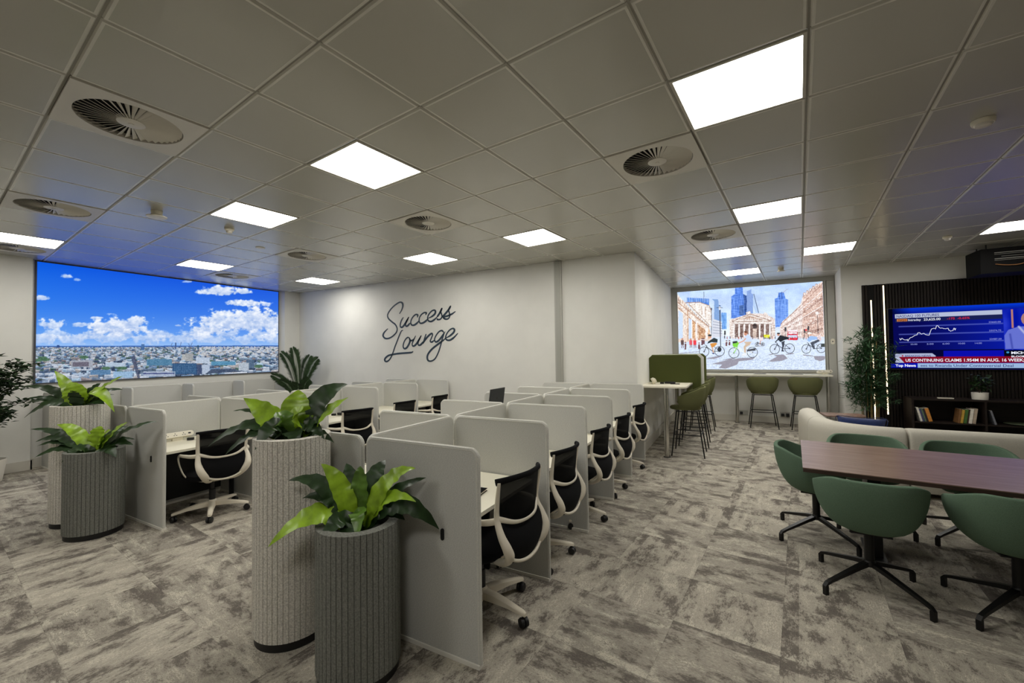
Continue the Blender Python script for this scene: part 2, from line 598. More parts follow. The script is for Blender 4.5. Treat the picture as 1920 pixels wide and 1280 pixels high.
# ---- lit panels
light_lab = {
    (4, 1): 'large square lit ceiling panel nearest the camera, at upper right',
    (0, 0): 'square lit ceiling panel above the near desk row, left of centre',
    (-3, 0): 'square lit ceiling panel beside the small round smoke detector',
    (-8, 1): 'square lit ceiling panel close above the skyline display',
    (-8, 4): 'small far lit ceiling panel over the corner between skyline display and lettered wall',
    (-3, 4): 'lit ceiling panel above the script lettering on the wall',
    (0, 4): 'lit ceiling panel nearest the aluminium trunking on the lettered wall',
    (4, 5): 'lit ceiling panel in the aisle leading to the street scene display, nearest of its line',
    (3, 8): 'lit ceiling panel just beyond the second vent of the aisle, middle of the bay lights',
    (3, 11): 'farthest and smallest lit ceiling panel right before the street scene display',
    (5, 9): 'lit ceiling panel over the aisle beside the corner of the television wall',
    (8, 9): 'lit ceiling panel cut by the right picture edge near the black hanging unit',
    (-8, -2): 'lit ceiling panel cut by the left picture edge above the pier'}
for (i, j) in LIGHTS:
    x, y = G2R(i + 0.5, j + 0.5)
    t = thing('ceiling_light', light_lab.get((i, j), 'square lit ceiling panel added out of the picture to light the foreground'),
              'ceiling light', (x, y, H - 0.004), -TH, 'square lit panels in the ceiling grid')
    h = T / 2 - 0.006
    bm = B()
    w = 0.017
    for (a, b, c, d) in ((-h, h, -h, -h + w), (-h, h, h - w, h), (-h, -h + w, -h + w, h - w), (h - w, h, -h + w, h - w)):
        box(bm, a, b, c, d, 0.0, 0.014)
    finish('light_frame', bm, M_lframe, t, smooth=0)
    bm = B()
    box(bm, -h + w, h - w, -h + w, h - w, 0.004, 0.010)
    finish('diffuser', bm, M_light, t, smooth=0)

# ---- swirl air vents
NB = 40


def make_vent():
    t = thing('ceiling_vent', 'x', 'air vent', (0, 0, H), -TH, 'round swirl air vents in the ceiling')
    h = T / 2 - 0.006
    R = 0.268
    bm = B()
    n = 48
    ring = [bm.verts.new((R * math.cos(2 * PI * k / n), R * math.sin(2 * PI * k / n), -0.006)) for k in range(n)]
    ring2 = [bm.verts.new((R * math.cos(2 * PI * k / n), R * math.sin(2 * PI * k / n), 0.03)) for k in range(n)]
    sq = []
    for k in range(n):
        a = 2 * PI * k / n
        c, s = math.cos(a), math.sin(a)
        f = h / max(abs(c), abs(s))
        sq.append(bm.verts.new((c * f, s * f, -0.006)))
    sq2 = [bm.verts.new((v.co.x, v.co.y, 0.008)) for v in sq]
    for k in range(n):
        k2 = (k + 1) % n
        bm.faces.new((ring[k], ring[k2], sq[k2], sq[k]))
        bm.faces.new((sq[k], sq[k2], sq2[k2], sq2[k]))
        bm.faces.new((ring[k], ring[k2], ring2[k2], ring2[k]))
    finish('vent_plate', bm, M_vent, t, smooth=30)
    bm = B()
    for k in range(NB):
        a = 2 * PI * k / NB
        mt = Matrix.Rotation(a, 4, 'Z')
        w0, w1 = 0.0040, 0.0150
        vs = [(0.070, w0, -0.004), (0.262, w1, -0.004), (0.262, -w1 * 0.75, 0.013), (0.070, -w0, 0.003)]
        v = [bm.verts.new(mt @ Vector(p)) for p in vs]
        v2 = [bm.verts.new(mt @ (Vector(p) + Vector((0, 0.0012, 0.0016)))) for p in vs]
        bm.faces.new(v); bm.faces.new(v2[::-1])
        for q in range(4):
            bm.faces.new((v[q], v2[q], v2[(q + 1) % 4], v[(q + 1) % 4]))
    finish('vent_blades', bm, M_vent, t, smooth=0)
    bm = B()
    lathe(bm, [(0.012, -0.012), (0.016, -0.0085), (0.05, -0.0075), (0.072, -0.004), (0.074, 0.006), (0.0741, 0.02)], 36)
    finish('vent_hub', bm, M_vent, t)
    bm = B()
    lathe(bm, [(0.267, 0.034), (0.267, 0.036)], 36)
    finish('vent_backing', bm, M_plenum, t, smooth=0)
    return t


vent_lab = ['largest round swirl vent in the ceiling at upper left', 'round swirl vent at far left just above the left edge lit panel',
            'round swirl vent in the middle of the ceiling, before the lettering', 'small round swirl vent above the far left end of the lettered wall',
            'thin distant round swirl vent right above the skyline display', 'round swirl vent beside the large bright panel at upper right',
            'round swirl vent in the aisle ceiling in front of the street scene display', 'round swirl vent cut by the left picture edge behind the lit panel']
v0 = make_vent()
for n_, (i, j) in enumerate(VENTS):
    x, y = G2R(i + 0.5, j + 0.5)
    o = v0 if n_ == 0 else dup(v0)
    o.location = (x, y, H)
    o['label'] = vent_lab[n_]


# ---- detectors and small ceiling devices
def detector(x, y, prof, label, name='smoke_detector', cat='smoke detector', m=M_white, mirror=True):
    t = thing(name, label, cat, (x, y, H))
    bm = B()
    lathe(bm, [(r, -z) for r, z in prof[0]], 32)
    finish('housing', bm, m, t)
    if len(prof) > 1:
        bm = B()
        lathe(bm, [(r, -z) for r, z in prof[1]], 24)
        finish('sensor_cap', bm, M_vent if len(prof) < 3 else M_blk, t)
    return t


big_det = ([(0.050, 0.001), (0.048, 0.012), (0.045, 0.034), (0.066, 0.050), (0.088, 0.056), (0.086, 0.064), (0.03, 0.067)],)
detector(-5.302, 2.072, big_det, 'flared white ceiling sounder between the left vent and the skyline display', 'ceiling_sounder', 'alarm sounder')
sm_det = ([(0.05, 0.001), (0.05, 0.02), (0.042, 0.03)], [(0.036, 0.03), (0.03, 0.055), (0.015, 0.062)])
detector(-5.287, 2.776, sm_det, 'small domed smoke detector beside the lit panel at left centre')
detector(-5.863, 3.488, ([(0.06, 0.001), (0.055, 0.008), (0.02, 0.010)],), 'flat round disc in the ceiling tile over the skyline end', 'ceiling_disc', 'ceiling disc')
detector(1.549, 3.97, ([(0.06, 0.001), (0.06, 0.016), (0.054, 0.03)], [(0.048, 0.03), (0.04, 0.043), (0.02, 0.047)]),
         'white smoke detector on the dim ceiling at far upper right')
detector(2.696, 7.941, sm_det, 'small smoke detector above the television wall')
detector(0.864, 9.387, ([(0.05, 0.001), (0.045, 0.03), (0.06, 0.05), (0.055, 0.06), (0.02, 0.062)],),
         'small flared detector in the bay ceiling before the street scene display')


# ------------------------------------------------------------------ painted displays
def value_noise(X, Y, seed=0, octaves=4):
    r = np.random.RandomState(seed)
    out = np.zeros_like(X)
    amp, tot = 1.0, 0.0
    for o in range(octaves):
        n = 64
        g = r.rand(n, n)
        xi = np.floor(X).astype(int); yi = np.floor(Y).astype(int)
        fx = X - xi; fy = Y - yi
        fx = fx * fx * (3 - 2 * fx); fy = fy * fy * (3 - 2 * fy)
        a = g[xi % n, yi % n]; b = g[(xi + 1) % n, yi % n]; c = g[xi % n, (yi + 1) % n]; d = g[(xi + 1) % n, (yi + 1) % n]
        out += amp * ((a * (1 - fx) + b * fx) * (1 - fy) + (c * (1 - fx) + d * fx) * fy)
        tot += amp
        amp *= 0.55
        X = X * 2.03 + 11.3; Y = Y * 2.03 + 5.7
    return out / tot


class Painting:
    """A backlit picture painted as colours on a fine mesh; its drawing coordinates lie in the quad q."""

    def __init__(s, w, h, q):
        s.w, s.h = w, h
        src = [(0, 0), (1, 0), (1, 1), (0, 1)]
        A = []
        bb = []
        for (u, v), (x, y) in zip(src, q):
            A.append([u, v, 1, 0, 0, 0, -u * x, -v * x]); bb.append(x)
            A.append([0, 0, 0, u, v, 1, -u * y, -v * y]); bb.append(y)
        p = np.linalg.solve(np.array(A, float), np.array(bb, float))
        s.M = np.array([[p[0], p[1], p[2]], [p[3], p[4], p[5]], [p[6], p[7], 1]])
        s.I = np.linalg.inv(s.M)
        U, V = np.meshgrid((np.arange(w)) / (w - 1), (np.arange(h)) / (h - 1))
        W = s.M[2, 0] * U + s.M[2, 1] * V + 1
        s.X = (s.M[0, 0] * U + s.M[0, 1] * V + s.M[0, 2]) / W
        s.Y = (s.M[1, 0] * U + s.M[1, 1] * V + s.M[1, 2]) / W
        s.U, s.V = U, V
        s.c = np.zeros((h, w, 3))

    def win(s, pts, pad=0):
        P = np.array(pts, float)
        q = np.c_[P, np.ones(len(P))] @ s.I.T
        u = q[:, 0] / q[:, 2] * (s.w - 1); v = q[:, 1] / q[:, 2] * (s.h - 1)
        x0 = int(max(0, math.floor(u.min()) - 2 - pad)); x1 = int(min(s.w, math.ceil(u.max()) + 3 + pad))
        y0 = int(max(0, math.floor(v.min()) - 2 - pad)); y1 = int(min(s.h, math.ceil(v.max()) + 3 + pad))
        return slice(y0, y1), slice(x0, x1)

    def poly(s, pts, col, a=1.0):
        w = s.win(pts)
        X, Y = s.X[w], s.Y[w]
        if X.size == 0:
            return
        ins = np.zeros(X.shape, bool)
        n = len(pts)
        for i in range(n):
            x1, y1 = pts[i]; x2, y2 = pts[(i + 1) % n]
            if y1 == y2:
                continue
            c = ((y1 > Y) != (y2 > Y)) & (X < (x2 - x1) * (Y - y1) / (y2 - y1) + x1)
            ins ^= c
        s.c[w][ins] = s.c[w][ins] * (1 - a) + np.array(col, float) * a

    def rect(s, x0, y0, x1, y1, col, a=1.0):
        s.poly([(x0, y0), (x1, y0), (x1, y1), (x0, y1)], col, a)

    def line(s, pts, wd, col, a=1.0):
        for (x1, y1), (x2, y2) in zip(pts[:-1], pts[1:]):
            w = s.win([(x1 - wd, y1 - wd), (x2 + wd, y2 + wd), (x1 + wd, y1 + wd), (x2 - wd, y2 - wd)])
            X, Y = s.X[w], s.Y[w]
            if X.size == 0:
                continue
            d2 = (x2 - x1) ** 2 + (y2 - y1) ** 2 + 1e-9
            t = np.clip(((X - x1) * (x2 - x1) + (Y - y1) * (y2 - y1)) / d2, 0, 1)
            d = np.hypot(X - x1 - t * (x2 - x1), Y - y1 - t * (y2 - y1))
            k = np.clip(wd / 2 + 1.5 - d, 0, 3) / 3 * a
            k = np.minimum(1, k * 1.8)[..., None]
            s.c[w] = s.c[w] * (1 - k) + np.array(col, float) * k

    def ring(s, cx, cy, rx, ry, wd, col):
        n = 28
        s.line([(cx + rx * math.cos(2 * PI * k / n), cy + ry * math.sin(2 * PI * k / n)) for k in range(n + 1)], wd, col)

    def oval(s, cx, cy, rx, ry, col, a=1.0):
        s.poly([(cx + rx * math.cos(2 * PI * k / 20), cy + ry * math.sin(2 * PI * k / 20)) for k in range(20)], col, a)

    def build(s, name, W, Hh, strength, parent, loc):
        """mesh in the x-z plane, facing -y, top left at the origin"""
        c = np.clip(s.c, 0, 255) / 255
        lin = np.where(c <= 0.04045, c / 12.92, ((c + 0.055) / 1.055) ** 2.4)
        w, h = s.w, s.h
        co = np.zeros((h, w, 3)); co[..., 0] = s.U * W; co[..., 2] = -s.V * Hh
        idx = np.arange(w * h).reshape(h, w)
        f = np.stack([idx[1:, :-1], idx[1:, 1:], idx[:-1, 1:], idx[:-1, :-1]], -1).reshape(-1, 4)
        me = bpy.data.meshes.new(name)
        me.vertices.add(w * h); me.vertices.foreach_set('co', co.ravel())
        me.loops.add(f.size); me.loops.foreach_set('vertex_index', f.ravel().astype(np.int32))
        me.polygons.add(len(f))
        me.polygons.foreach_set('loop_start', np.arange(0, f.size, 4, dtype=np.int32))
        me.update(calc_edges=True)
        at = me.color_attributes.new('picture', 'FLOAT_COLOR', 'POINT')
        rgba = np.ones((h * w, 4), np.float32); rgba[:, :3] = lin.reshape(-1, 3)
        at.data.foreach_set('color', rgba.ravel())
        m = bpy.data.materials.new(name + '_backlit')
        m.use_nodes = True
        nt = m.node_tree; nt.nodes.clear()
        o = nt.nodes.new('ShaderNodeOutputMaterial'); e = nt.nodes.new('ShaderNodeEmission')
        a_ = nt.nodes.new('ShaderNodeAttribute'); a_.attribute_name = 'picture'
        e.inputs[1].default_value = strength
        nt.links.new(a_.outputs['Color'], e.inputs[0]); nt.links.new(e.outputs[0], o.inputs[0])
        me.materials.append(m)
        ob = bpy.data.objects.new(name, me)
        COL.objects.link(ob)
        ob.parent = parent
        ob.location = loc
        return ob


def lerp(a, b, t):
    return np.array(a, float) * (1 - t) + np.array(b, float) * t


# ---- skyline display (drawing coordinates 1920 x 1097)
P = Painting(560, 274, [(228, 170), (1782, 360), (1780, 885), (213, 952)])
X, Y = P.X, P.Y
ty = np.clip((Y - 170) / 550, 0, 1)[..., None]
side = np.clip((X - 200) / 1500, 0, 1)[..., None]
top = np.array((0, 46, 200)) * side + np.array((10, 86, 216)) * (1 - side)
P.c = top * (1 - ty) + np.array((118, 170, 236)) * ty
mid = np.exp(-((ty - 0.45) / 0.35) ** 2) * 0.25
P.c = P.c * (1 - mid) + np.array((6, 96, 232)) * mid
n1 = value_noise(X / 60, Y / 36, 3, 5)
n2 = value_noise(X / 22, Y / 16, 9, 4)


def cloud(cx, cy, rx, ry, a=1.0, flat=1.6):
    dy = (Y - cy) / ry
    dy = np.where(dy > 0, dy * flat, dy)
    d = 1 - np.sqrt(((X - cx) / rx) ** 2 + dy ** 2)
    k = np.clip((d + (n1 - 0.5) * 1.5 + (n2 - 0.5) * 0.7) * 3.0, 0, 1) * a
    sh = np.clip(0.45 + (cy - Y) / ry * 0.35 + (n2 - 0.5) * 1.1 + (n1 - 0.5) * 0.5, 0, 1)[..., None]
    col = np.array((150, 176, 222)) * (1 - sh) + np.array((236, 240, 248)) * sh
    k = k[..., None]
    P.c = P.c * (1 - k) + col * k


cloud(1390, 360, 140, 46); cloud(1540, 362, 60, 24); cloud(1560, 438, 110, 30); cloud(1700, 444, 34, 16, 0.8)
cloud(1640, 560, 230, 110); cloud(1420, 570, 200, 95); cloud(1300, 620, 150, 60); cloud(1750, 560, 120, 90)
cloud(740, 600, 190, 80); cloud(840, 560, 70, 46); cloud(620, 610, 100, 50); cloud(500, 580, 60, 24, 0.8)
cloud(310, 580, 90, 40, 0.9); cloud(600, 533, 50, 11, 0.8); cloud(412, 268, 42, 18, 0.9); cloud(480, 288, 30, 14, 0.6)
cloud(255, 405, 48, 20, 0.9); cloud(1180, 296, 44, 9, 0.7); cloud(1125, 582, 22, 7, 0.7)
for cx in range(240, 1800, 110):
    cloud(cx, 655 + 14 * math.sin(cx), 110, 36, 0.75, 1.0)
hz = np.clip((Y - 640) / 80, 0, 1)[..., None] * 0.45
P.c = P.c * (1 - hz) + np.array((188, 208, 238)) * hz
# the city below the horizon
g = Y > 716
P.c[g] = (np.array((104, 126, 158)) + (value_noise(X / 14, Y / 5, 21, 3)[g][:, None] - 0.5) * 90)
P.rect(200, 712, 1800, 724, (52, 96, 176), 0.8)
P.rect(1340, 722, 1800, 736, (20, 66, 190), 0.9)
pal = [(232, 236, 244), (206, 216, 232), (176, 192, 214), (120, 140, 166), (70, 90, 120), (44, 58, 84), (164, 196, 226),
       (88, 130, 176), (190, 170, 152), (150, 120, 106), (72, 104, 74), (240, 242, 248), (96, 110, 128)]
r = random.Random(5)
yy = 724.0
while yy < 955:
    k = (yy - 718) / 235
    hh = 2.5 + 16 * k
    ww = 7 + 44 * k
    x = 190.0
    while x < 1800:
        w_ = ww * (0.4 + r.random() * 1.2); h_ = hh * (0.5 + r.random() * 1.3)
        if r.random() < 0.86:
            c = pal[r.randrange(len(pal))]
            gm = sum(c) / 3; c = tuple(gm + (q - gm) * 0.75 for q in c)
            if k < 0.25 and x > 1250 and r.random() < 0.5:
                c = (236, 226, 214)
            sl = (r.random() - 0.5) * h_ * 0.7
            P.poly([(x, yy - h_ + sl), (x + w_, yy - h_ - sl), (x + w_, yy + h_ * 0.5), (x, yy + h_ * 0.5)], c, 0.92)
            P.poly([(x, yy - h_ + sl), (x + w_, yy - h_ - sl), (x + w_ * 0.95, yy - h_ * 0.65 - sl), (x, yy - h_ * 0.65 + sl)], tuple(min(250, q + 45) for q in c), 0.85)
            if h_ > 9:
                for q in range(3):
                    P.line([(x + 2, yy - h_ * 0.4 + q * h_ * 0.28), (x + w_ - 2, yy - h_ * 0.4 + q * h_ * 0.28)], 1.2, tuple(q2 * 0.5 for q2 in c), 0.6)
        x += w_ * (0.75 + r.random() * 0.5)
    yy += 2.6 + 9.5 * k
for (a, b, c, d, col) in ((886, 703, 908, 742, (72, 108, 160)), (1104, 692, 1112, 735, (60, 84, 130)), (350, 706, 367, 724, (44, 70, 130)),
                          (1248, 710, 1261, 738, (60, 90, 120)), (1240, 790, 1330, 830, (226, 234, 244)), (1172, 762, 1222, 816, (190, 184, 172)),
                          (1150, 770, 1172, 806, (214, 206, 190)), (440, 806, 575, 850, (196, 192, 194)), (446, 816, 552, 846, (120, 104, 110)),
                          (1085, 828, 1245, 900, (40, 76, 118)), (1245, 836, 1278, 900, (66, 74, 104)), (1278, 838, 1330, 900, (216, 224, 238)),
                          (1570, 806, 1622, 862, (88, 108, 128)), (1520, 826, 1586, 878, (216, 220, 222)), (920, 800, 1085, 842, (86, 138, 168)),
                          (1340, 816, 1500, 842, (96, 160, 192)), (655, 822, 780, 848, (214, 228, 240)), (560, 868, 690, 900, (98, 140, 178)),
                          (706, 880, 830, 920, (176, 210, 238)), (900, 880, 1105, 914, (206, 212, 226)), (900, 890, 1100, 898, (64, 66, 120))):
    P.rect(a, b, c, d, col, 0.95)
for q in range(8):
    P.line([(1090, 836 + q * 8), (1240, 836 + q * 8)], 1.6, (112, 160, 196), 0.7)
for q in range(12):
    P.line([(1096 + q * 13, 830), (1096 + q * 13, 898)], 1.2, (20, 44, 80), 0.7)
P.poly([(820, 790), (845, 770), (880, 930), (866, 935)], (70, 70, 90), 0.8)
P.poly([(1300, 900), (1340, 868), (1500, 866), (1510, 885)], (70, 78, 96), 0.95)
for (a, b) in ((260, 790), (275, 800), (230, 805), (520, 786), (767, 858), (1650, 850), (660, 858)):
    P.oval(a, b, 30 if b > 785 else 20, 11, (76, 112, 62), 0.9)
for (x0, y0, x1, y1) in ((1078, 716, 1086, 696), (1138, 720, 1144, 690), (1196, 738, 1216, 694), (1205, 720, 1190, 700)):
    P.line([(x0, y0), (x1, y1)], 2.2, (90, 110, 150))
nn = (value_noise(X / 5, Y / 3.2, 31, 2) - 0.5)[..., None] * 56
P.c[g] = P.c[g] * 0.72 + np.array((76, 112, 164)) * 0.20
P.c[g] = P.c[g] + nn[g]
scr = thing('skyline_display', 'wide backlit wall display of a blue sky with clouds over a city', 'backlit display', (XL + 0.03, 2.20, 3.165), 0)
SKW, SKH = 3.86, 1.88
P.build('backlit_picture', SKW, SKH, 1.1, scr, (0, 0, 0)).rotation_euler = (0, 0, PI / 2)
bm = B()
box(bm, -0.029, -0.004, -0.02, SKW + 0.02, -SKH - 0.02, 0.018)
finish('display_frame', bm, mat('dark_display_edge', S(70, 70, 74), 0.5), scr, smooth=0)

# ---- street scene display (drawing coordinates 1920 x 1280)
P = Painting(520, 336, [(57, 258), (1803, 108), (1850, 1165), (85, 1168)])
X, Y = P.X, P.Y
ty = np.clip((Y - 150) / 600, 0, 1)[..., None]
P.c = np.array((178, 204, 244)) * (1 - ty) + np.array((216, 228, 248)) * ty
P.c += (value_noise(X / 130, Y / 80, 4, 3)[..., None] - 0.5) * 40
g = Y > 770
P.c[g] = np.array((206, 220, 244)) + (value_noise(X / 24, Y / 8, 5, 4)[g][:, None] - 0.5) * 50
cream, tan, brn, wht = (226, 208, 196), (196, 160, 136), (140, 100, 84), (238, 236, 238)
# towers
P.poly([(172, 318), (438, 330), (438, 410), (172, 380)], (80, 130, 214)); P.line([(376, 250), (376, 350)], 5, (90, 100, 130))
for q in range(12):
    P.line([(180 + q * 22, 312), (180 + q * 22, 372)], 3, (196, 214, 244))
P.poly([(470, 332), (548, 336), (552, 400), (580, 410), (584, 600), (500, 590), (500, 360)], (124, 158, 208))
P.poly([(586, 492), (650, 494), (652, 690), (588, 690)], (110, 160, 226))
P.poly([(748, 196), (842, 190), (846, 270), (890, 290), (892, 560), (704, 560), (704, 300), (748, 270)], (84, 128, 220))
P.poly([(848, 270), (890, 290), (892, 520), (866, 520)], (54, 84, 150))
P.poly([(800, 408), (856, 398), (858, 520), (800, 520)], (60, 90, 150))
P.poly([(890, 236), (942, 214), (946, 262), (966, 270), (966, 520), (890, 520)], (130, 158, 214))
P.poly([(966, 262), (985, 285), (1036, 490), (1000, 490), (966, 400)], (176, 200, 232)); P.line([(975, 270), (1034, 490)], 7, (80, 96, 130))
P.poly([(1226, 322), (1262, 310), (1274, 250), (1334, 240), (1360, 320), (1388, 330), (1394, 640), (1240, 660)], (92, 136, 224))
for q in range(22):
    P.line([(1232, 335 + q * 14), (1392, 335 + q * 14)], 2.4, (150, 184, 240), 0.8)
for q in range(9):
    P.line([(712 + q * 18, 300), (712 + q * 18, 556)], 2, (130, 168, 236), 0.8)
P.line([(1320, 250), (1380, 205)], 3, (160, 150, 160)); P.line([(1274, 250), (1290, 330)], 4, (60, 84, 150)); P.line([(1310, 240), (1312, 330)], 4, (60, 84, 150))
# left buildings
P.poly([(57, 280), (120, 350), (160, 385), (260, 500), (440, 660), (470, 780), (470, 830), (70, 850)], cream)
P.poly([(180, 384), (330, 378), (430, 410), (470, 480), (472, 680), (330, 560), (210, 430)], (236, 226, 218))
P.poly([(480, 566), (590, 600), (600, 780), (480, 790)], (206, 210, 222))
for q in range(5):
    P.line([(486, 600 + q * 34), (596, 622 + q * 30)], 4, (120, 128, 150), 0.8)
for k, (a, b) in enumerate(((60, 372), (66, 400), (70, 440))):
    P.line([(a, b), (180, b + 92), (300, b + 190 + k * 6), (440, b + 290 + k * 10)], 6, (170, 124, 96) if k != 1 else (246, 240, 236))
for k in range(16):
    a = 70 + k * 24
    P.line([(a, 330 + k * 21), (a, 356 + k * 21)], 5, (150, 112, 92), 0.7)
for (x0, x1, y0) in ((72, 126, 470), (196, 228, 560), (236, 272, 590), (284, 304, 610), (312, 392, 640), (404, 420, 680), (430, 446, 690)):
    P.poly([(x0, y0), (x1, y0 + (x1 - x0) * 0.7), (x1, 800), (x0, 810)], (196, 214, 244) if x0 < 230 else ((212, 168, 130) if x0 != 404 else wht))
P.line([(182, 480), (188, 830)], 12, tan); P.line([(232, 560), (236, 830)], 10, wht); P.line([(290, 600), (292, 820)], 12, wht)
for q in range(6):
    P.line([(318 + q * 13, 650 + q * 9), (318 + q * 13, 800)], 3, brn, 0.7)
P.poly([(364, 420), (384, 420), (384, 540), (364, 530)], wht); P.line([(395, 430), (397, 550)], 6, (180, 150, 130)); P.line([(350, 420), (352, 520)], 5, (180, 150, 130))
P.line([(160, 380), (320, 372), (440, 412), (462, 470)], 7, (164, 132, 116)); P.line([(200, 400), (440, 640)], 5, (150, 116, 98), 0.8)
# portico
P.poly([(690, 800), (680, 600), (676, 580), (740, 560), (930, 500), (1110, 500), (1230, 560), (1238, 800)], (224, 210, 204))
P.poly([(720, 600), (930, 510), (1190, 590)], (238, 228, 222)); P.line([(720, 596), (930, 508), (1188, 586), (722, 602)], 6, (150, 118, 104))
P.poly([(790, 580), (930, 524), (1110, 578)], (190, 164, 150))
for k in range(9):
    P.oval(850 + k * 22, 566 - abs(4 - k) * -2, 6, 12, (240, 232, 228))
P.rect(726, 604, 1196, 622, (236, 228, 224)); P.line([(724, 626), (1198, 622)], 4, (140, 110, 98))
P.poly([(736, 628), (1190, 626), (1190, 782), (736, 784)], (128, 106, 100))
for k in range(8):
    cx = 740 + k * 62
    P.rect(cx - 11, 626, cx + 11, 784, (240, 236, 236)); P.line([(cx + 8, 630), (cx + 8, 780)], 3, (176, 160, 156))
P.poly([(880, 490), (930, 470), (940, 500), (890, 512)], (230, 220, 214)); P.poly([(1100, 484), (1130, 490), (1150, 520), (1100, 510)], (230, 220, 214))
P.oval(990, 650, 26, 34, (70, 60, 60)); P.rect(966, 680, 1012, 790, (196, 176, 166))
for k in range(5):
    P.line([(700, 640 + k * 30), (734, 640 + k * 30)], 3, (150, 126, 116), 0.8); P.line([(1200, 640 + k * 30), (1236, 640 + k * 30)], 3, (150, 126, 116), 0.8)
# right buildings
P.poly([(1290, 660), (1320, 590), (1440, 490), (1540, 380), (1570, 270), (1700, 170), (1803, 108), (1830, 770), (1560, 790), (1300, 770)], (226, 208, 202))
P.poly([(1570, 290), (1803, 120), (1826, 760), (1560, 770)], (214, 184, 172))
for k in range(4):
    P.line([(1300, 690 - k * 22), (1540, 560 - k * 52), (1803, 400 - k * 88)], 6 - (k % 2) * 2, (150, 112, 100) if k % 2 else (246, 238, 236))
for k in range(26):
    a = 1320 + k * 19
    f = (a - 1320) / 480
    for q in range(4):
        y0 = 770 - f * 10 - (q + 0.5) * (28 + f * 100)
        P.rect(a, y0 - 8 - f * 26, a + 5 + 5 * f, y0 + 8 + f * 14, (150, 118, 110) if q != 0 else (120, 92, 86), 0.85)
for k in range(40):
    P.line([(1560 + (k * 37) % 250, 300 + (k * 83) % 460), (1590 + (k * 37) % 250, 286 + (k * 83) % 460)], 4, (244, 234, 232) if k % 2 else (166, 126, 112), 0.7)
for k in range(5):
    P.oval(1585 + k * 36, 262 - k * 26, 14, 18, (226, 206, 200)); P.ring(1585 + k * 36, 262 - k * 26, 14, 18, 3, (150, 116, 106))
# street furniture, bus, people
P.line([(566, 410), (580, 890)], 9, (64, 68, 80)); P.oval(566, 440, 14, 22, (224, 228, 236)); P.line([(530, 436), (600, 436)], 4, (70, 74, 88)); P.oval(466, 452, 10, 16, (90, 90, 100)); P.line([(466, 460), (470, 760)], 6, (110, 100, 104))
P.line([(1742, 490), (1756, 730)], 6, (90, 76, 76)); P.oval(1742, 488, 22, 18, (238, 232, 230))
P.rect(1386, 690, 1506, 812, (206, 46, 66)); P.rect(1394, 716, 1500, 738, (236, 220, 226)); P.rect(1392, 752, 1500, 782, (196, 204, 226)); P.rect(1390, 690, 1504, 712, (236, 226, 232)); P.rect(1396, 790, 1500, 812, (214, 40, 60))
P.rect(1100, 750, 1172, 786, (226, 226, 70)); P.rect(1092, 786, 1190, 796, (110, 110, 90))
for k in range(36):
    a = 620 + k * 34
    P.rect(a, 768 + (k * 7) % 9, a + 9, 800 + (k * 5) % 9, [(80, 70, 76), (170, 90, 90), (60, 70, 110), (200, 200, 210)][k % 4], 0.9)
for (x, c) in ((120, (90, 70, 70)), (222, (216, 90, 100)), (320, (224, 224, 230)), (270, (226, 60, 70))):
    P.oval(x, 812, 12, 12, (190, 140, 120)); P.poly([(x - 18, 824), (x + 18, 824), (x + 20, 880), (x - 16, 880)], c); P.line([(x - 6, 880), (x - 8, 915)], 6, (120, 90, 90)); P.line([(x + 8, 880), (x + 14, 912)], 6, (120, 90, 90))
for (x, y0, y1) in ((158, 845, 935), (322, 850, 930), (650, 820, 890), (686, 820, 880), (358, 800, 880), (378, 800, 870)):
    P.rect(x - 10, y0, x + 10, y1, (108, 74, 80)); P.rect(x - 10, y0 + 12, x + 10, y0 + 20, (236, 230, 234))
for (x, y) in ((1360, 680), (1590, 700), (1636, 665), (630, 730)):
    P.rect(x - 10, y - 22, x + 10, y + 26, (60, 60, 66)); P.line([(x, y), (x, 800)], 4, (70, 70, 78))
P.oval(1608, 690, 14, 10, (220, 60, 70))
# shadows and cyclists
sh_ = (134, 128, 140)
for pts in ([(470, 1105), (640, 1060), (820, 1030), (1000, 1022), (960, 1050), (800, 1070), (780, 1110), (640, 1160), (560, 1150), (600, 1110)],
            [(590, 1060), (700, 1034), (760, 1030), (700, 1052)], [(1160, 1066), (1260, 1010), (1220, 990), (1340, 985), (1390, 1030), (1320, 1060), (1200, 1072)],
            [(400, 1040), (520, 1014), (600, 1010), (500, 1046)], [(1700, 1000), (1840, 1000), (1840, 1040), (1780, 1062), (1720, 1040)], [(1570, 980), (1700, 996), (1690, 1006), (1580, 994)],
            [(980, 888), (1100, 878), (1110, 884), (1000, 894)], [(1150, 990), (1200, 976), (1250, 974), (1180, 994)], [(1360, 980), (1460, 966), (1466, 976), (1380, 988)],
            [(90, 975), (330, 955), (330, 962), (90, 982)]):
    P.poly(pts, sh_, 0.85)


def bike(x1, x2, y1, y2, rad, frame, wd=5):
    for (x, y) in ((x1, y1), (x2, y2)):
        P.ring(x, y, rad, rad * 0.98, wd, (52, 52, 60)); P.oval(x, y, 9, 9, (70, 70, 76))
        for q in range(6):
            P.line([(x, y), (x + rad * math.cos(q * PI / 3 + 0.3), y + rad * math.sin(q * PI / 3 + 0.3))], 1.2, (130, 130, 140), 0.6)
    mx = (x1 + x2) / 2 + 10
    P.line([(x1, y1), (x1 + rad * 0.55, y1 - rad * 1.15)], 6, frame); P.line([(x1 + rad * 0.5, y1 - rad), (mx, y1 - 4), (mx - 8, y1 - rad * 1.1)], 6, frame)
    P.line([(mx, y1 - 4), (x2, y2)], 5, frame); P.line([(x2, y2), (mx + 20, y1 - rad * 1.0)], 4, frame)
    P.line([(x1 + rad * 0.55, y1 - rad * 1.2), (x1 + rad * 0.2, y1 - rad * 1.35)], 5, (50, 50, 56))


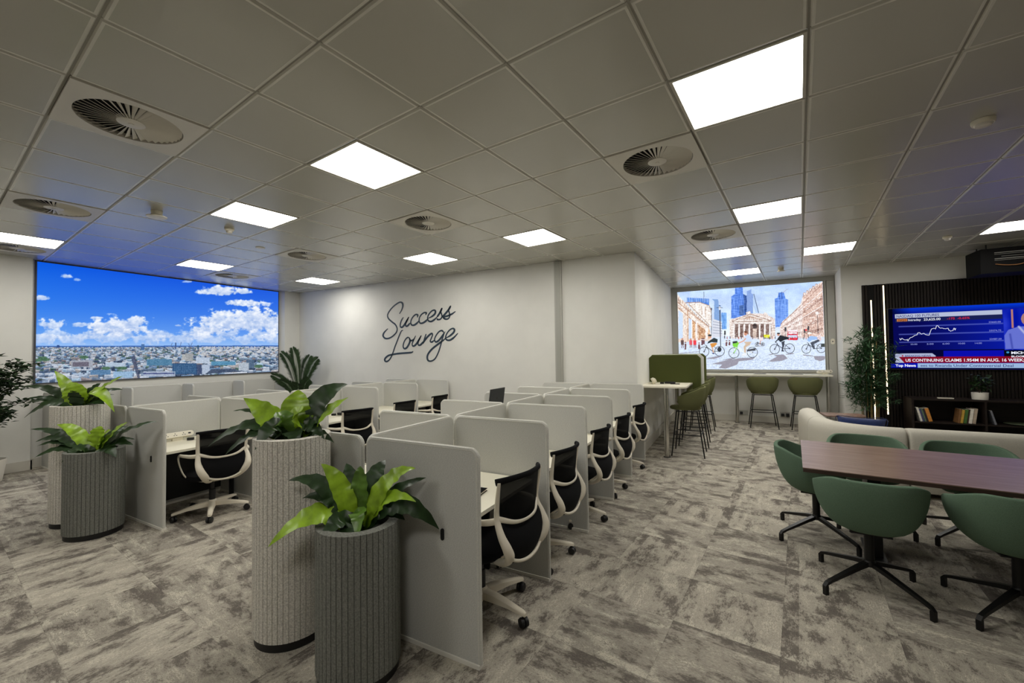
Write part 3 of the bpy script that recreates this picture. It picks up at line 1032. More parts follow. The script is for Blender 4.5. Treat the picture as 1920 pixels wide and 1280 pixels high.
bike(382, 568, 958, 952, 58, (50, 54, 60)); bike(740, 962, 970, 962, 62, (226, 232, 236)); bike(1232, 1412, 922, 912, 58, (44, 50, 66)); bike(1614, 1796, 916, 906, 54, (66, 70, 80)); bike(1016, 1088, 866, 864, 20, (70, 70, 76), 3)
P.oval(566, 930, 24, 30, (48, 52, 58))
P.poly([(430, 838), (500, 792), (545, 810), (540, 850), (470, 846), (420, 864)], (44, 54, 58)); P.oval(452, 776, 18, 20, (200, 150, 128)); P.oval(448, 764, 22, 12, (54, 60, 60))
P.poly([(452, 862), (520, 850), (540, 862), (500, 900), (472, 912)], (206, 140, 66)); P.line([(480, 905), (494, 966)], 12, (206, 160, 130)); P.oval(494, 978, 16, 8, (70, 80, 120))
P.poly([(868, 762), (900, 742), (940, 770), (958, 832), (880, 838), (876, 800)], (196, 212, 240)); P.oval(880, 738, 22, 26, (206, 152, 130)); P.oval(884, 718, 26, 12, (120, 84, 70))
P.line([(880, 800), (850, 830), (800, 850)], 12, (214, 160, 134)); P.poly([(860, 838), (950, 836), (930, 876), (886, 900), (884, 972), (866, 966), (856, 900), (880, 862)], (200, 178, 156)); P.poly([(852, 976), (890, 972), (892, 1000), (830, 1006)], (226, 230, 236))
P.poly([(722, 836), (776, 826), (800, 856), (780, 900), (740, 904), (724, 880)], (124, 206, 70)); P.poly([(720, 836), (776, 826), (780, 850), (728, 860)], (52, 64, 60)); P.line([(780, 900), (742, 968)], 8, (140, 210, 90)); P.line([(800, 900), (850, 960)], 8, (226, 236, 226)); P.poly([(892, 932), (1000, 910), (1004, 940), (900, 950)], (70, 72, 80))
P.poly([(1262, 800), (1296, 754), (1404, 780), (1400, 800), (1350, 810), (1300, 838)], (36, 40, 46)); P.oval(1276, 744, 18, 20, (196, 146, 126)); P.oval(1276, 734, 20, 10, (60, 56, 60)); P.line([(1296, 780), (1240, 836)], 11, (40, 44, 50)); P.poly([(1310, 836), (1352, 820), (1346, 880), (1330, 940), (1316, 936), (1322, 880)], (58, 62, 74)); P.oval(1330, 942, 18, 7, (40, 40, 46))
P.poly([(1620, 812), (1660, 760), (1744, 768), (1748, 800), (1680, 810), (1650, 832)], (150, 184, 232)); P.oval(1654, 730, 26, 16, (226, 222, 216)); P.oval(1660, 748, 16, 12, (206, 160, 140)); P.poly([(1660, 840), (1760, 800), (1780, 820), (1700, 860), (1716, 916), (1700, 920)], (72, 78, 92)); P.poly([(1740, 770), (1780, 736), (1800, 800), (1780, 826)], (214, 196, 200)); P.rect(1790, 850, 1838, 890, (60, 66, 66))
P.poly([(1040, 790), (1070, 784), (1090, 820), (1050, 826)], (230, 214, 216)); P.line([(1060, 826), (1050, 866)], 8, (190, 140, 120))
wm = ((P.c[..., 0] > P.c[..., 2] + 4) & (Y < 792))[..., None]
nb = (value_noise(X / 9, Y / 16, 51, 3) - 0.5)[..., None] * 120 + (value_noise(X / 22, Y / 5, 52, 2) - 0.5)[..., None] * 70
P.c = P.c + np.where(wm, nb * np.array((0.9, 1.0, 1.0)), 0)
bm_ = ((P.c[..., 2] > P.c[..., 0] + 84) & (Y < 700))[..., None]
nb = (value_noise(X / 7, Y / 60, 53, 2) - 0.5)[..., None] * 80 + (value_noise(X / 40, Y / 6, 54, 2) - 0.5)[..., None] * 50
P.c = P.c + np.where(bm_, nb, 0)
g = (Y > 1000) & (np.abs(P.c - sh_).sum(-1) > 60)
P.c[g] += (value_noise(X / 9, Y / 5, 77, 3)[g][:, None] - 0.55) * 90
P.c += (value_noise(X / 6, Y / 6, 41, 2)[..., None] - 0.5) * 26
P.c = 255 - (255 - np.clip((np.clip(P.c, 0, 255) - 128) * 1.15 + 128, 0, 255)) * 0.9
scr2 = thing('street_display', 'backlit wall display of cyclists passing a columned building in a city', 'backlit display', (-1.155, YB - 0.052, 3.078), 0)
P.build('backlit_picture', 2.90, 1.89, 1.02, scr2, (0, -0.012, 0))
bm = B(); box(bm, -0.012, 2.912, -0.008, 0.004, -1.902, 0.012); finish('display_frame', bm, M_frame, scr2, smooth=0)


# ------------------------------------------------------------------ wall lettering
def wl(px, py):
    """traced stroke points of the lettering -> metres on the wall (x from the left end, z)"""
    return px, py


_Rm = np.array(_R)


def on_wall(cx, cy):
    px = 680 + cx / 8.0
    py = 540 + cy / 8.0
    d = _Rm.T @ np.array([(px - 960) / 776.909, (py - 640) / 776.909, 1.0])
    t = YS / d[1]
    return (d[0] * t, 1.65 + d[2] * t)


STROKES = [
    ('S', [[(553, 383), (585, 330), (603, 270), (598, 228), (572, 211), (535, 222), (480, 260), (425, 315), (385, 375), (375, 420), (392, 460), (440, 505), (490, 545), (517, 600), (510, 655), (475, 700), (430, 735), (380, 755), (335, 750), (308, 715), (318, 675), (345, 640), (380, 607)]]),
    ('u', [[(612, 435), (585, 480), (567, 535), (567, 575), (588, 588), (618, 562), (655, 505), (695, 430)], [(695, 430), (665, 490), (645, 545), (655, 571), (682, 560), (712, 520)]]),
    ('c', [[(822, 440), (828, 405), (800, 395), (765, 420), (735, 465), (722, 515), (735, 550), (770, 555), (812, 528), (850, 485)]]),
    ('c', [[(945, 402), (955, 372), (925, 368), (885, 395), (855, 440), (848, 490), (865, 525), (905, 522), (950, 492), (985, 452)]]),
    ('e', [[(985, 452), (1040, 425), (1085, 385), (1092, 345), (1070, 330), (1030, 350), (990, 400), (975, 450), (990, 490), (1030, 500), (1080, 470), (1120, 430)]]),
    ('s', [[(1115, 435), (1160, 370), (1195, 295)], [(1195, 295), (1170, 345), (1185, 388), (1190, 430), (1168, 465), (1130, 472), (1115, 453)]]),
    ('s', [[(1190, 440), (1240, 385), (1290, 325), (1325, 262)], [(1325, 262), (1290, 320), (1300, 365), (1308, 420), (1285, 458), (1245, 465), (1212, 440), (1235, 427), (1280, 415), (1340, 388), (1395, 348)]]),
    ('L', [[(610, 632), (585, 640), (555, 700), (520, 790), (485, 880), (455, 970), (430, 1030), (395, 1080), (355, 1100), (332, 1080), (345, 1045), (390, 1010), (450, 995), (540, 980), (640, 972), (710, 967), (745, 960), (758, 945)]]),
    ('o', [[(705, 745), (675, 740), (640, 775), (615, 830), (610, 880), (630, 908), (665, 890), (695, 840), (712, 790), (705, 745)], [(700, 752), (722, 785), (750, 782), (775, 765)]]),
    ('u', [[(797, 712), (765, 780), (745, 835), (755, 868), (790, 855), (832, 800), (880, 710)], [(880, 710), (850, 770), (832, 828), (845, 856), (876, 845), (910, 800)]]),
    ('n', [[(955, 685), (935, 740), (905, 835)], [(905, 835), (950, 760), (1000, 705), (1038, 680), (1050, 700), (1032, 750), (1015, 795), (1040, 808), (1082, 778)]]),
    ('g', [[(1222, 668), (1190, 637), (1145, 655), (1100, 715), (1080, 770), (1095, 805), (1130, 795), (1180, 740), (1222, 668)], [(1240, 650), (1220, 690), (1195, 765), (1165, 880), (1130, 980), (1085, 1060), (1030, 1093), (985, 1085), (970, 1040), (985, 985), (1040, 915), (1120, 850), (1200, 790), (1250, 748)]]),
    ('e', [[(1250, 748), (1310, 715), (1365, 665), (1378, 625), (1355, 605), (1310, 625), (1265, 680), (1245, 740), (1262, 775), (1310, 780), (1370, 740), (1430, 675)]]),
]
ox, oz = on_wall(700, 700)
sign = thing('wall_lettering', 'dark navy handwritten-style lettering reading Success Lounge on the white wall', 'wall lettering', (ox, YS - 0.001, oz))
for ch, strokes in STROKES:
    bm = B()
    for st in strokes:
        pts = [(on_wall(*p)[0] - ox, 0, on_wall(*p)[1] - oz) for p in st]
        sp = spline([Vector(p) for p in pts], 5)
        n = len(sp)
        L_, R_ = [], []
        for i, p in enumerate(sp):
            tdir = (sp[min(i + 1, n - 1)] - sp[max(i - 1, 0)]).normalized()
            nrm = Vector((-tdir.z, 0, tdir.x))
            k = min(1.0, 0.35 + 6 * min(i, n - 1 - i) / n)
            hw = 0.0165 * k * (1.0 + 0.28 * (tdir.z * 0.8 + tdir.x * 0.2))
            L_.append(p + nrm * hw); R_.append(p - nrm * hw)
        f = [[bm.verts.new((v.x, -0.006, v.z)) for v in Q] for Q in (L_, R_)]
        bk = [[bm.verts.new((v.x, 0.0, v.z)) for v in Q] for Q in (L_, R_)]
        for i in range(n - 1):
            bm.faces.new((f[0][i], f[0][i + 1], f[1][i + 1], f[1][i]))
            for s_ in (0, 1):
                bm.faces.new((f[s_][i], f[s_][i + 1], bk[s_][i + 1], bk[s_][i]))
    finish('letter', bm, M_ink, sign, smooth=0)


# ------------------------------------------------------------------ desk rows
RY = [1.87, 2.80, 3.70, 4.62, 5.55, 6.49]
MY = [1.97, 2.88, 3.79, 4.69, 5.60, 6.49]
LY = [2.27, 3.20, 4.10, 5.02, 5.93]
PH = 1.14


def panel(w, h, z0, label, loc, rotz, group, foot=True, port=False, t=0.030):
    """free-standing felt divider; along local x from 0 to w"""
    th = thing('desk_divider', label, 'desk divider', loc, rotz, group)
    pr = rrect(0, w, z0, h, (0.004, 0.004, 0.075, 0.075), 7)
    bm = B()
    mt = Matrix(((1, 0, 0, 0), (0, 0, -1, 0), (0, 1, 0, 0), (0, 0, 0, 1)))
    prism(bm, pr, -t / 2 + 0.002, t / 2 - 0.002, mtx=mt)
    finish('panel', bm, M_felt, th, smooth=25)
    bm = B()
    out = []
    for (x, z) in pr:
        out.append((min(max(x, 0.009), w - 0.009), 0, min(max(z, z0), h - 0.009)))
    # rounded felt edge, coloured paler as if lit from above, running up one side, over the top and down the other
    pts = [Vector((0.008, 0, z0))] + [Vector(p) for p in reversed([q for q in out if q[2] > z0 + 0.05])] + [Vector((w - 0.008, 0, z0))]
    pts = sorted(pts[1:-1], key=lambda p: 0) if False else pts
    if (pts[1] - pts[0]).length > (pts[-2] - pts[0]).length:
        pts = [pts[0]] + pts[1:-1][::-1] + [pts[-1]]
    tube(bm, pts, t / 2, 8, up=Vector((0, 1, 0)))
    finish('edge_roll', bm, M_litfelt, th)
    if foot:
        bm = B(); box(bm, 0.0, w, -t / 2 - 0.005, t / 2 + 0.005, 0.0, 0.024, bev=0.003)
        finish('foot_strip', bm, M_strip, th, smooth=0)
    if port:
        bm = B()
        pr2 = rrect(-0.011, 0.011, -0.032, 0.032, (0.011,) * 4, 5)
        prism(bm, pr2, t / 2 - 0.002, t / 2 + 0.004, mtx=Matrix.Translation((w - 0.235, 0, 0.655)) @ mt)
        finish('cable_port', bm, M_alu, th, smooth=25)
    return th


ordn = ['nearest', 'second', 'third', 'fourth', 'fifth', 'last']


def row(ys, xs, xr, xl, rowname, ends, desks_r=True, desks_l=True, portr=False):
    for k, y in enumerate(ys):
        o_ = ordn[k] if k < len(ys) - 1 else 'farthest'
        if xr is not None:
            panel(xr - xs - 0.02, PH, 0.022, f'{o_} grey felt side divider on the aisle side of the {rowname}', (xs + 0.02, y, 0), 0,
                  'felt side dividers of the ' + rowname, port=(k == 0))
        if xl is not None:
            panel(xs - xl - 0.02, PH, 0.022, f'{o_} grey felt side divider on the window side of the {rowname}', (xs - 0.02, y, 0), PI,
                  'felt side dividers of the ' + rowname)
    for k in range(len(ys) - 1):
        o_ = ordn[k] if k < len(ys) - 2 else 'farthest'
        panel(ys[k + 1] - ys[k] - 0.04, PH, 0.022, f'{o_} long grey felt screen along the spine of the {rowname}', (xs, ys[k] + 0.02, 0), PI / 2,
              'felt spine screens of the ' + rowname, foot=True)


row(RY, -2.04, -1.20, -2.86, 'near right desk row', None)
row(MY, -5.65, -4.84, -6.46, 'middle desk row', None)
for k, y in enumerate(LY):
    panel(0.40, PH, 0.022, f'{ordn[k]} short grey felt divider standing out from the wall under the skyline display', (-9.38, y, 0), 0,
          'short dividers under the skyline display')
for k in range(5):
    y0 = LY[k]; y1 = LY[k + 1] if k < 4 else 6.10
    panel(y1 - y0 - 0.04, PH, 0.022, f'{ordn[k] if k < 4 else "farthest"} grey felt back screen against the wall under the skyline display', (-9.39, y0 + 0.02, 0), PI / 2,
          'back screens under the skyline display')


def desk(xs, sgn, y0, y1, label, group, d=0.70):
    """white desk between two dividers; sgn = side of the spine it stands on"""
    th = thing('desk', label, 'desk', (xs, (y0 + y1) / 2, 0), 0 if sgn > 0 else PI, group)
    w = (y1 - y0) / 2 - 0.024
    bm = B(); box(bm, 0.024, 0.024 + d, -w, w, 0.695, 0.72, bev=0.002)
    finish('desktop', bm, M_desk, th, smooth=0)
    bm = B(); box(bm, 0.026, 0.044, -w, w, 0.06, 0.694)
    finish('modesty_panel', bm, M_blk, th, smooth=0)
    for s_ in (-1, 1):
        bm = B()
        box(bm, 0.10, d - 0.08, s_ * (w - 0.028) - 0.012, s_ * (w - 0.028) + 0.012, 0.655, 0.694)
        box(bm, 0.30, 0.36, s_ * (w - 0.028) - 0.012, s_ * (w - 0.028) + 0.012, 0.0, 0.655)
        finish('leg', bm, M_blkmet, th, smooth=0)
    return th


for k in range(5):
    desk(-2.04, 1, RY[k], RY[k + 1], f'white desk top in the {ordn[k] if k < 4 else "farthest"} booth facing the aisle in the near right row', 'desks on the aisle side of the near right row')
    desk(-5.65, 1, MY[k], MY[k + 1], f'white desk top in the {ordn[k] if k < 4 else "farthest"} booth on the aisle side of the middle row', 'desks on the aisle side of the middle row')
    desk(-2.04, -1, RY[k], RY[k + 1], f'{ordn[k] if k < 4 else "farthest"} white desk hidden behind the dividers, window side of the near right row', 'desks on the window side of the near right row')


# ------------------------------------------------------------------ task chair
def make_chair():
    t = thing('task_chair', 'x', 'office chair', (0, 0, 0), 0, 'cream framed task chairs')
    # five-star base
    bm = B()
    lathe(bm, [(0.035, 0.075), (0.045, 0.08), (0.045, 0.13), (0.03, 0.15)], 20)
    for k in range(5):
        a = 2 * PI * k / 5 + 0.42
        c, s = math.cos(a), math.sin(a)
        prev = None
        for (r, hw, zt, zb) in ((0.03, 0.032, 0.138, 0.085), (0.12, 0.029, 0.134, 0.088), (0.22, 0.025, 0.118, 0.088), (0.32, 0.020, 0.098, 0.076), (0.342, 0.011, 0.09, 0.07)):
            ring = []
            for (u, z) in ((-hw, zb), (hw, zb), (hw * 0.9, zt - 0.006), (hw * 0.5, zt), (-hw * 0.5, zt), (-hw * 0.9, zt - 0.006)):
                ring.append(bm.verts.new((c * r - s * u, s * r + c * u, z)))
            if prev:
                for q in range(6):
                    bm.faces.new((prev[q], prev[(q + 1) % 6], ring[(q + 1) % 6], ring[q]))
            prev = ring
        bm.faces.new(prev)
    base = finish('base', bm, M_chair, t, smooth=40)
    for k in range(5):
        a = 2 * PI * k / 5 + 0.42
        c, s = math.cos(a) * 0.325, math.sin(a) * 0.325
        bm = B()
        for sd in (-1, 1):
            bm2 = B()
            lathe(bm2, [(0.012, -0.011), (0.026, -0.010), (0.030, 0.0), (0.028, 0.009), (0.012, 0.011)], 18)
            me = bpy.data.meshes.new('tmp'); bm2.to_mesh(me); bm2.free()
            n0 = len(bm.verts)
            bm.from_mesh(me)
            bpy.data.meshes.remove(me)
            bm.verts.ensure_lookup_table()
            mt = Matrix.Translation((c, s, 0.031)) @ Matrix.Rotation(a + 0.9 * k, 4, 'Z') @ Matrix.Translation((0, sd * 0.014, 0)) @ Matrix.Rotation(PI / 2, 4, 'X')
            bmesh.ops.transform(bm, matrix=mt, verts=bm.verts[n0:])
        tube(bm, [(c, s, 0.035), (c, s, 0.078)], 0.010, 8)
        finish('caster', bm, M_blk, base, smooth=40)
    bm = B()
    lathe(bm, [(0.028, 0.13), (0.028, 0.26), (0.018, 0.262), (0.018, 0.37), (0.05, 0.38), (0.05, 0.395)], 18)
    finish('gas_lift', bm, M_blk, t)
    # seat cushion
    bm = B()

    def seatf(u, v):
        a = 2 * PI * u
        e = 2 / 3.2
        cx = math.copysign(abs(math.cos(a)) ** e, math.cos(a)) * 0.245
        cy = math.copysign(abs(math.sin(a)) ** e, math.sin(a)) * 0.24
        k = [0.55, 0.93, 1.0, 0.97, 0.75, 0.0][round(v * 5)]
        z = [0.405, 0.41, 0.435, 0.465, 0.478, 0.470][round(v * 5)]
        return (cx * k, cy * k + 0.01, z - 0.012 * max(0, cy * k * 4 - 0.5))
    grid_surf(bm, seatf, 28, 5, closeu=True)
    finish('seat', bm, M_blkfab, t, smooth=60)
    # white bowl under the seat
    bm = B()

    def bowl(u, v):
        a = 2 * PI * u
        k = (0.42, 0.7, 0.9, 0.97)[round(v * 3)]
        z = (0.375, 0.382, 0.402, 0.425)[round(v * 3)]
        return (math.cos(a) * 0.205 * k, math.sin(a) * 0.20 * k - 0.04, z)
    V = grid_surf(bm, bowl, 24, 3, closeu=True)
    bm.faces.new([r_[0] for r_ in V][::-1])
    bm.faces.new([r_[3] for r_ in V])
    finish('seat_shell', bm, M_chair, t, smooth=60)
    # back frame: two bars that narrow at the waist, swell behind the lumbar and curl under the seat, a bow between
    bm = B()
    for s_ in (-1, 1):
        p = spline([(0.215 * s_, -0.325, 0.925), (0.212 * s_, -0.308, 0.82), (0.205 * s_, -0.298, 0.715), (0.215 * s_, -0.335, 0.63),
                    (0.205 * s_, -0.368, 0.56), (0.165 * s_, -0.355, 0.485), (0.115 * s_, -0.27, 0.42), (0.06 * s_, -0.14, 0.385)], 5)
        n = len(p)
        rr = []
        for i in range(n):
            f = i / (n - 1)
            rr.append(0.008 + 0.020 * f if f < 0.38 else 0.0156 + 0.006 * math.sin((f - 0.38) / 0.62 * PI))
        tube(bm, p, rr, 10, flat=1.6, up=Vector((1, 0, 0)))
    bow = spline([(-0.205, -0.300, 0.715), (-0.11, -0.352, 0.678), (0.0, -0.368, 0.668), (0.11, -0.352, 0.678), (0.205, -0.300, 0.715)], 5)
    tube(bm, bow, [0.018 - 0.008 * math.sin(PI * i / (len(bow) - 1)) for i in range(len(bow))], 10, flat=0.55, up=Vector((0, 1, 0)))
    low = spline([(-0.165, -0.355, 0.485), (-0.09, -0.372, 0.452), (0.0, -0.378, 0.440), (0.09, -0.372, 0.452), (0.165, -0.355, 0.485)], 5)
    tube(bm, low, 0.010, 8, up=Vector((0, 1, 0)))
    finish('back_frame', bm, M_chair, t, smooth=60)
    # upper back mesh
    bm = B()

    def up(u, v):
        x = (u - 0.5) * 0.41 * (1 - 0.02 * (1 - v))
        bow_ = 0.055 * (1 - (2 * u - 1) ** 2)
        z = 0.715 + v * 0.21 - (1 - v) * 0.045 * (1 - (2 * u - 1) ** 2)
        return (x, -0.302 - 0.02 * v - bow_, z)
    grid_surf(bm, up, 10, 4)
    o = finish('mesh_panel', bm, M_mesh, t, smooth=60)
    md = o.modifiers.new('thick', 'SOLIDIFY'); md.thickness = 0.004
    # lower back pad
    bm = B()

    def lo(u, v):
        hw = 0.130 + 0.075 * math.sin(min(1, v * 1.5) * PI / 2)
        x = (u - 0.5) * 2 * hw
        e = 1 - (2 * u - 1) ** 2
        return (x, -0.278 - 0.060 * math.sin(PI * min(1, 0.22 + v * 0.80)) - 0.030 * e, 0.452 + v * 0.262 - (v * 0.045) * e)
    grid_surf(bm, lo, 10, 8)
    o = finish('backrest', bm, M_blkfab, t, smooth=60)
    md = o.modifiers.new('thick', 'SOLIDIFY'); md.thickness = 0.022; md.offset = 1
    # black top rail
    bm = B()
    p = spline([(-0.222, -0.305, 0.925), (-0.15, -0.352, 0.936), (0.0, -0.382, 0.94), (0.15, -0.352, 0.936), (0.222, -0.305, 0.925)], 6)
    n = len(p)
    tube(bm, p, [0.015 - 0.003 * math.sin(PI * i / (n - 1)) for i in range(n)], 10, flat=1.35, up=Vector((0, 0, 1)))
    finish('top_rail', bm, M_blkfab, t, smooth=60)
    for s_ in (-1, 1):
        bm = B()
        p = spline([(0.20 * s_, -0.300, 0.70), (0.255 * s_, -0.24, 0.695), (0.283 * s_, -0.12, 0.690), (0.285 * s_, -0.02, 0.680), (0.282 * s_, 0.045, 0.640),
                    (0.272 * s_, 0.03, 0.56), (0.25 * s_, -0.03, 0.47), (0.20 * s_, -0.06, 0.412), (0.14 * s_, -0.07, 0.400)], 5)
        n = len(p)
        tube(bm, p, [0.021 - 0.010 * min(1, i / (n * 0.6)) for i in range(n)], 10, flat=0.6, up=Vector((1, 0, 0)))
        finish('armrest', bm, M_chair, t, smooth=60)
    return t


ch0 = make_chair()
specs = [(-1.47, 2.30, 82, 31, 'cream framed task chair with black mesh back, nearest one beside the big planters', 'R'),
         (-1.48, 3.09, 85, 64, 'cream framed task chair, second from the camera along the aisle', 'R'),
         (-1.46, 4.01, 85, 33, 'cream framed task chair, third from the camera along the aisle', 'R'),
         (-1.45, 4.88, 84, -4, 'cream framed task chair, fourth from the camera along the aisle', 'R'),
         (-1.47, 5.97, 83, 42, 'cream framed task chair, last along the aisle before the high white table', 'R'),
         (-4.91, 2.42, 80, 10, 'cream framed task chair in the near booth left of the tall planter', 'M'),
         (-4.80, 4.07, 76, 20, 'cream framed task chair seen just right of the tall planter in the middle row', 'M'),
         (-4.85, 4.98, 85, 50, 'cream framed task chair in the middle row, second one right of the tall planter', 'M'),
         (-4.90, 5.90, 90, 5, 'cream framed task chair farthest in the middle row below the lettered wall', 'M')]
for k, (x, y, a, ba, lab, rn) in enumerate(specs):
    o = ch0 if k == 0 else dup(ch0)
    o.location = (x, y, 0)
    o.rotation_euler = (0, 0, math.radians(a))
    o.scale = (1, 1, 0.99 if k == 0 else 0.968)
    o['label'] = lab
    o['group'] = 'task chairs of the near right row' if rn == 'R' else 'task chairs of the middle row'
    for c in kids(o):
        if c.name.startswith('base'):
            c.rotation_euler = (0, 0, math.radians(ba))


# ------------------------------------------------------------------ things on the desks
def sockets(loc, rotz, label, z=0.72, n=3):
    t = thing('desk_socket', label, 'desk socket', (loc[0], loc[1], z), rotz)
    bm = B(); box(bm, -0.05, 0.05, -0.018, 0.018, 0.0, 0.03, bev=0.004); finish('bracket', bm, M_white, t, smooth=0)
    bm = B()
    pr = rrect(-0.155, 0.155, -0.030, 0.030, (0.029,) * 4, 6)
    mt = Matrix.Translation((0, 0.0, 0.058)) @ Matrix.Rotation(math.radians(62), 4, 'X')
    prism(bm, pr, -0.022, 0.022, mtx=mt)
    finish('socket_bar', bm, M_white, t, smooth=30)
    bm = B()
    for k in range(n):
        cx = -0.105 + k * 0.08
        for (a, b, w, h) in ((0, 0.010, 0.003, 0.0055), (-0.011, -0.009, 0.0055, 0.003), (0.011, -0.009, 0.0055, 0.003)):
            box(bm, cx + a - w, cx + a + w, b - h, b + h, 0.021, 0.0235, mtx=mt)
    box(bm, 0.10, 0.125, -0.008, 0.008, 0.021, 0.0235, mtx=mt)
    finish('socket_holes', bm, M_blk, t, smooth=0)
    return t


def cables(loc, rotz, label, seed=1, z=0.72):
    r = random.Random(seed)
    t = thing('cable_bundle', label, 'charging cables', (loc[0], loc[1], z), rotz)
    bm = B()
    pts = []
    for k in range(26):
        a = k * 1.25
        pts.append((0.02 + 0.07 * math.cos(a) + r.uniform(-0.015, 0.015), 0.035 * math.sin(a) + r.uniform(-0.008, 0.008), 0.010 + 0.0012 * k))
    tube(bm, spline(pts, 4), 0.0055, 6)
    finish('cable', bm, M_blk, t)
    bm = B(); box(bm, -0.13, -0.07, -0.03, 0.015, 0.002, 0.030, bev=0.005); finish('plug', bm, M_blk, t, smooth=30)
    bm = B(); box(bm, 0.03, 0.17, -0.028, 0.022, 0.0, 0.012, bev=0.004); finish('adapter', bm, M_blk, t, smooth=30)
    return t


sockets((-5.52, 2.36), PI / 2, 'white tilted three-way socket bar on the near booth desk of the middle row')
cables((-5.34, 2.52), 0.9, 'tangle of black cables on the near booth desk of the middle row', 2)
sockets((-5.52, 3.20), PI / 2, 'white socket bar glimpsed through the leaves of the tall planter')
cables((-5.36, 3.24), 0.6, 'black cables glimpsed through the leaves above the tall planter', 3)
cables((-5.36, 4.42), 0.4, 'black cables on the desk just right of the tall planter', 4)
sockets((-1.17, 7.24), PI / 2 + 0.3, 'white socket bar on the high table beside the olive screen', 1.1, 2)
cables((-0.93, 7.20), 0.0, 'black cables lying on the high white table before the olive screen', 5, 1.1)

t = thing('notebook', 'black notebook with cream pages on the desk of the nearest aisle booth', 'notebook', (-1.56, 2.28, 0.72), 0.12)
bm = B(); box(bm, -0.085, 0.085, -0.12, 0.12, 0.002, 0.015); finish('pages', bm, M_white, t, smooth=0)
bm = B(); box(bm, -0.09, 0.09, -0.125, 0.125, 0.015, 0.018); box(bm, -0.09, 0.09, -0.125, 0.125, 0.0, 0.002); box(bm, -0.092, -0.088, -0.125, 0.125, 0.0, 0.018); finish('cover', bm, M_blkfab, t, smooth=0)

# laptop standing on a riser behind the spine screen
t = thing('laptop_riser', 'dark laptop riser on the hidden desk behind the spine screens', 'laptop riser', (-2.42, 4.0, 0.72), 0)
bm = B(); box(bm, -0.12, 0.12, -0.13, 0.13, 0, 0.012, bev=0.002); finish('foot', bm, M_alu, t, smooth=0)
bm = B(); box(bm, -0.02, 0.02, -0.05, 0.05, 0.012, 0.29); finish('post', bm, M_alu, t, smooth=0)
bm = B(); box(bm, -0.12, 0.12, -0.14, 0.14, 0.29, 0.30, bev=0.002); finish('top_plate', bm, M_alu, t, smooth=0)
t = thing('laptop', 'open dark grey laptop whose lid shows above the grey dividers', 'laptop', (-2.44, 4.0, 1.021), -PI / 2)
bm = B(); box(bm, -0.16, 0.16, -0.12, 0.10, 0, 0.012, bev=0.003); finish('keyboard_base', bm, M_alu, t, smooth=0)
mt = Matrix.Translation((0, 0.10, 0.012)) @ Matrix.Rotation(math.radians(-8), 4, 'X')
bm = B(); box(bm, -0.16, 0.16, -0.003, 0.004, 0.0, 0.225, mtx=mt); lid = finish('lid', bm, M_alu, t, smooth=0)
bm = B()
fr = [(0.010 * math.cos(a) * (1 - 0.12 * math.sin(a)), 0.011 * math.sin(a)) for a in [2 * PI * k / 24 for k in range(24)]]
mt2 = mt @ Matrix(((1, 0, 0, 0), (0, 0, -1, 0.0048), (0, 1, 0, 0.115), (0, 0, 0, 1)))
prism(bm, [p for p in fr if not (p[0] < -0.006 and abs(p[1] - 0.002) < 0.004)], -0.0002, 0.0008, mtx=mt2)
prism(bm, [(0.0, 0.012), (0.001, 0.016), (0.005, 0.019), (0.004, 0.014)], -0.0002, 0.0008, mtx=mt2)
finish('fruit_emblem', bm, M_blk, lid, smooth=0)


# ------------------------------------------------------------------ planters and their plants
def planter(x, y, r, h, m, label, group=None, ribs=46):
    t = thing('planter', label, 'planter', (x, y, 0), 0, group)
    bm = B()
    n = ribs * 4
    prof = []
    for k in range(n):
        ph = k % 4
        prof.append(r if ph in (1, 2) else (r if ph == 0 else r - 0.006))
    # four points per rib: two for the face, two for the groove
    ring_r = []
    angs = []
    for k in range(ribs):
        a0 = 2 * PI * k / ribs
        w = 2 * PI / ribs
        for f, rr in ((0.0, r), (0.86, r), (0.88, r - 0.006), (0.98, r - 0.006)):
            angs.append(a0 + f * w); ring_r.append(rr)
    zs = [0.05, h]
    rings = [[bm.verts.new((rr * math.cos(a), rr * math.sin(a), z)) for a, rr in zip(angs, ring_r)] for z in zs]
    n = len(angs)
    for k in range(n):
        bm.faces.new((rings[0][k], rings[0][(k + 1) % n], rings[1][(k + 1) % n], rings[1][k]))
    inn = [bm.verts.new(((r - 0.055) * math.cos(a), (r - 0.055) * math.sin(a), h)) for a in angs]
    inb = [bm.verts.new(((r - 0.058) * math.cos(a), (r - 0.058) * math.sin(a), h - 0.09)) for a in angs]
    for k in range(n):
        bm.faces.new((rings[1][k], rings[1][(k + 1) % n], inn[(k + 1) % n], inn[k]))
        bm.faces.new((inn[k], inn[(k + 1) % n], inb[(k + 1) % n], inb[k]))
    finish('ribbed_body', bm, m, t, smooth=0)
    bm = B(); lathe(bm, [(r - 0.010, 0.0), (r - 0.008, 0.049)], 48); finish('plinth', bm, M_blk, t)
    bm = B(); lathe(bm, [(r - 0.060, h - 0.078), (r - 0.10, h - 0.070), (0.03, h - 0.064)], 32); finish('soil', bm, M_soil, t)
    return t


CR = Vector((0.883163, 0.468850, 0))      # picture right, along the floor
CF = Vector((-0.46839, 0.883112, 0)).normalized()


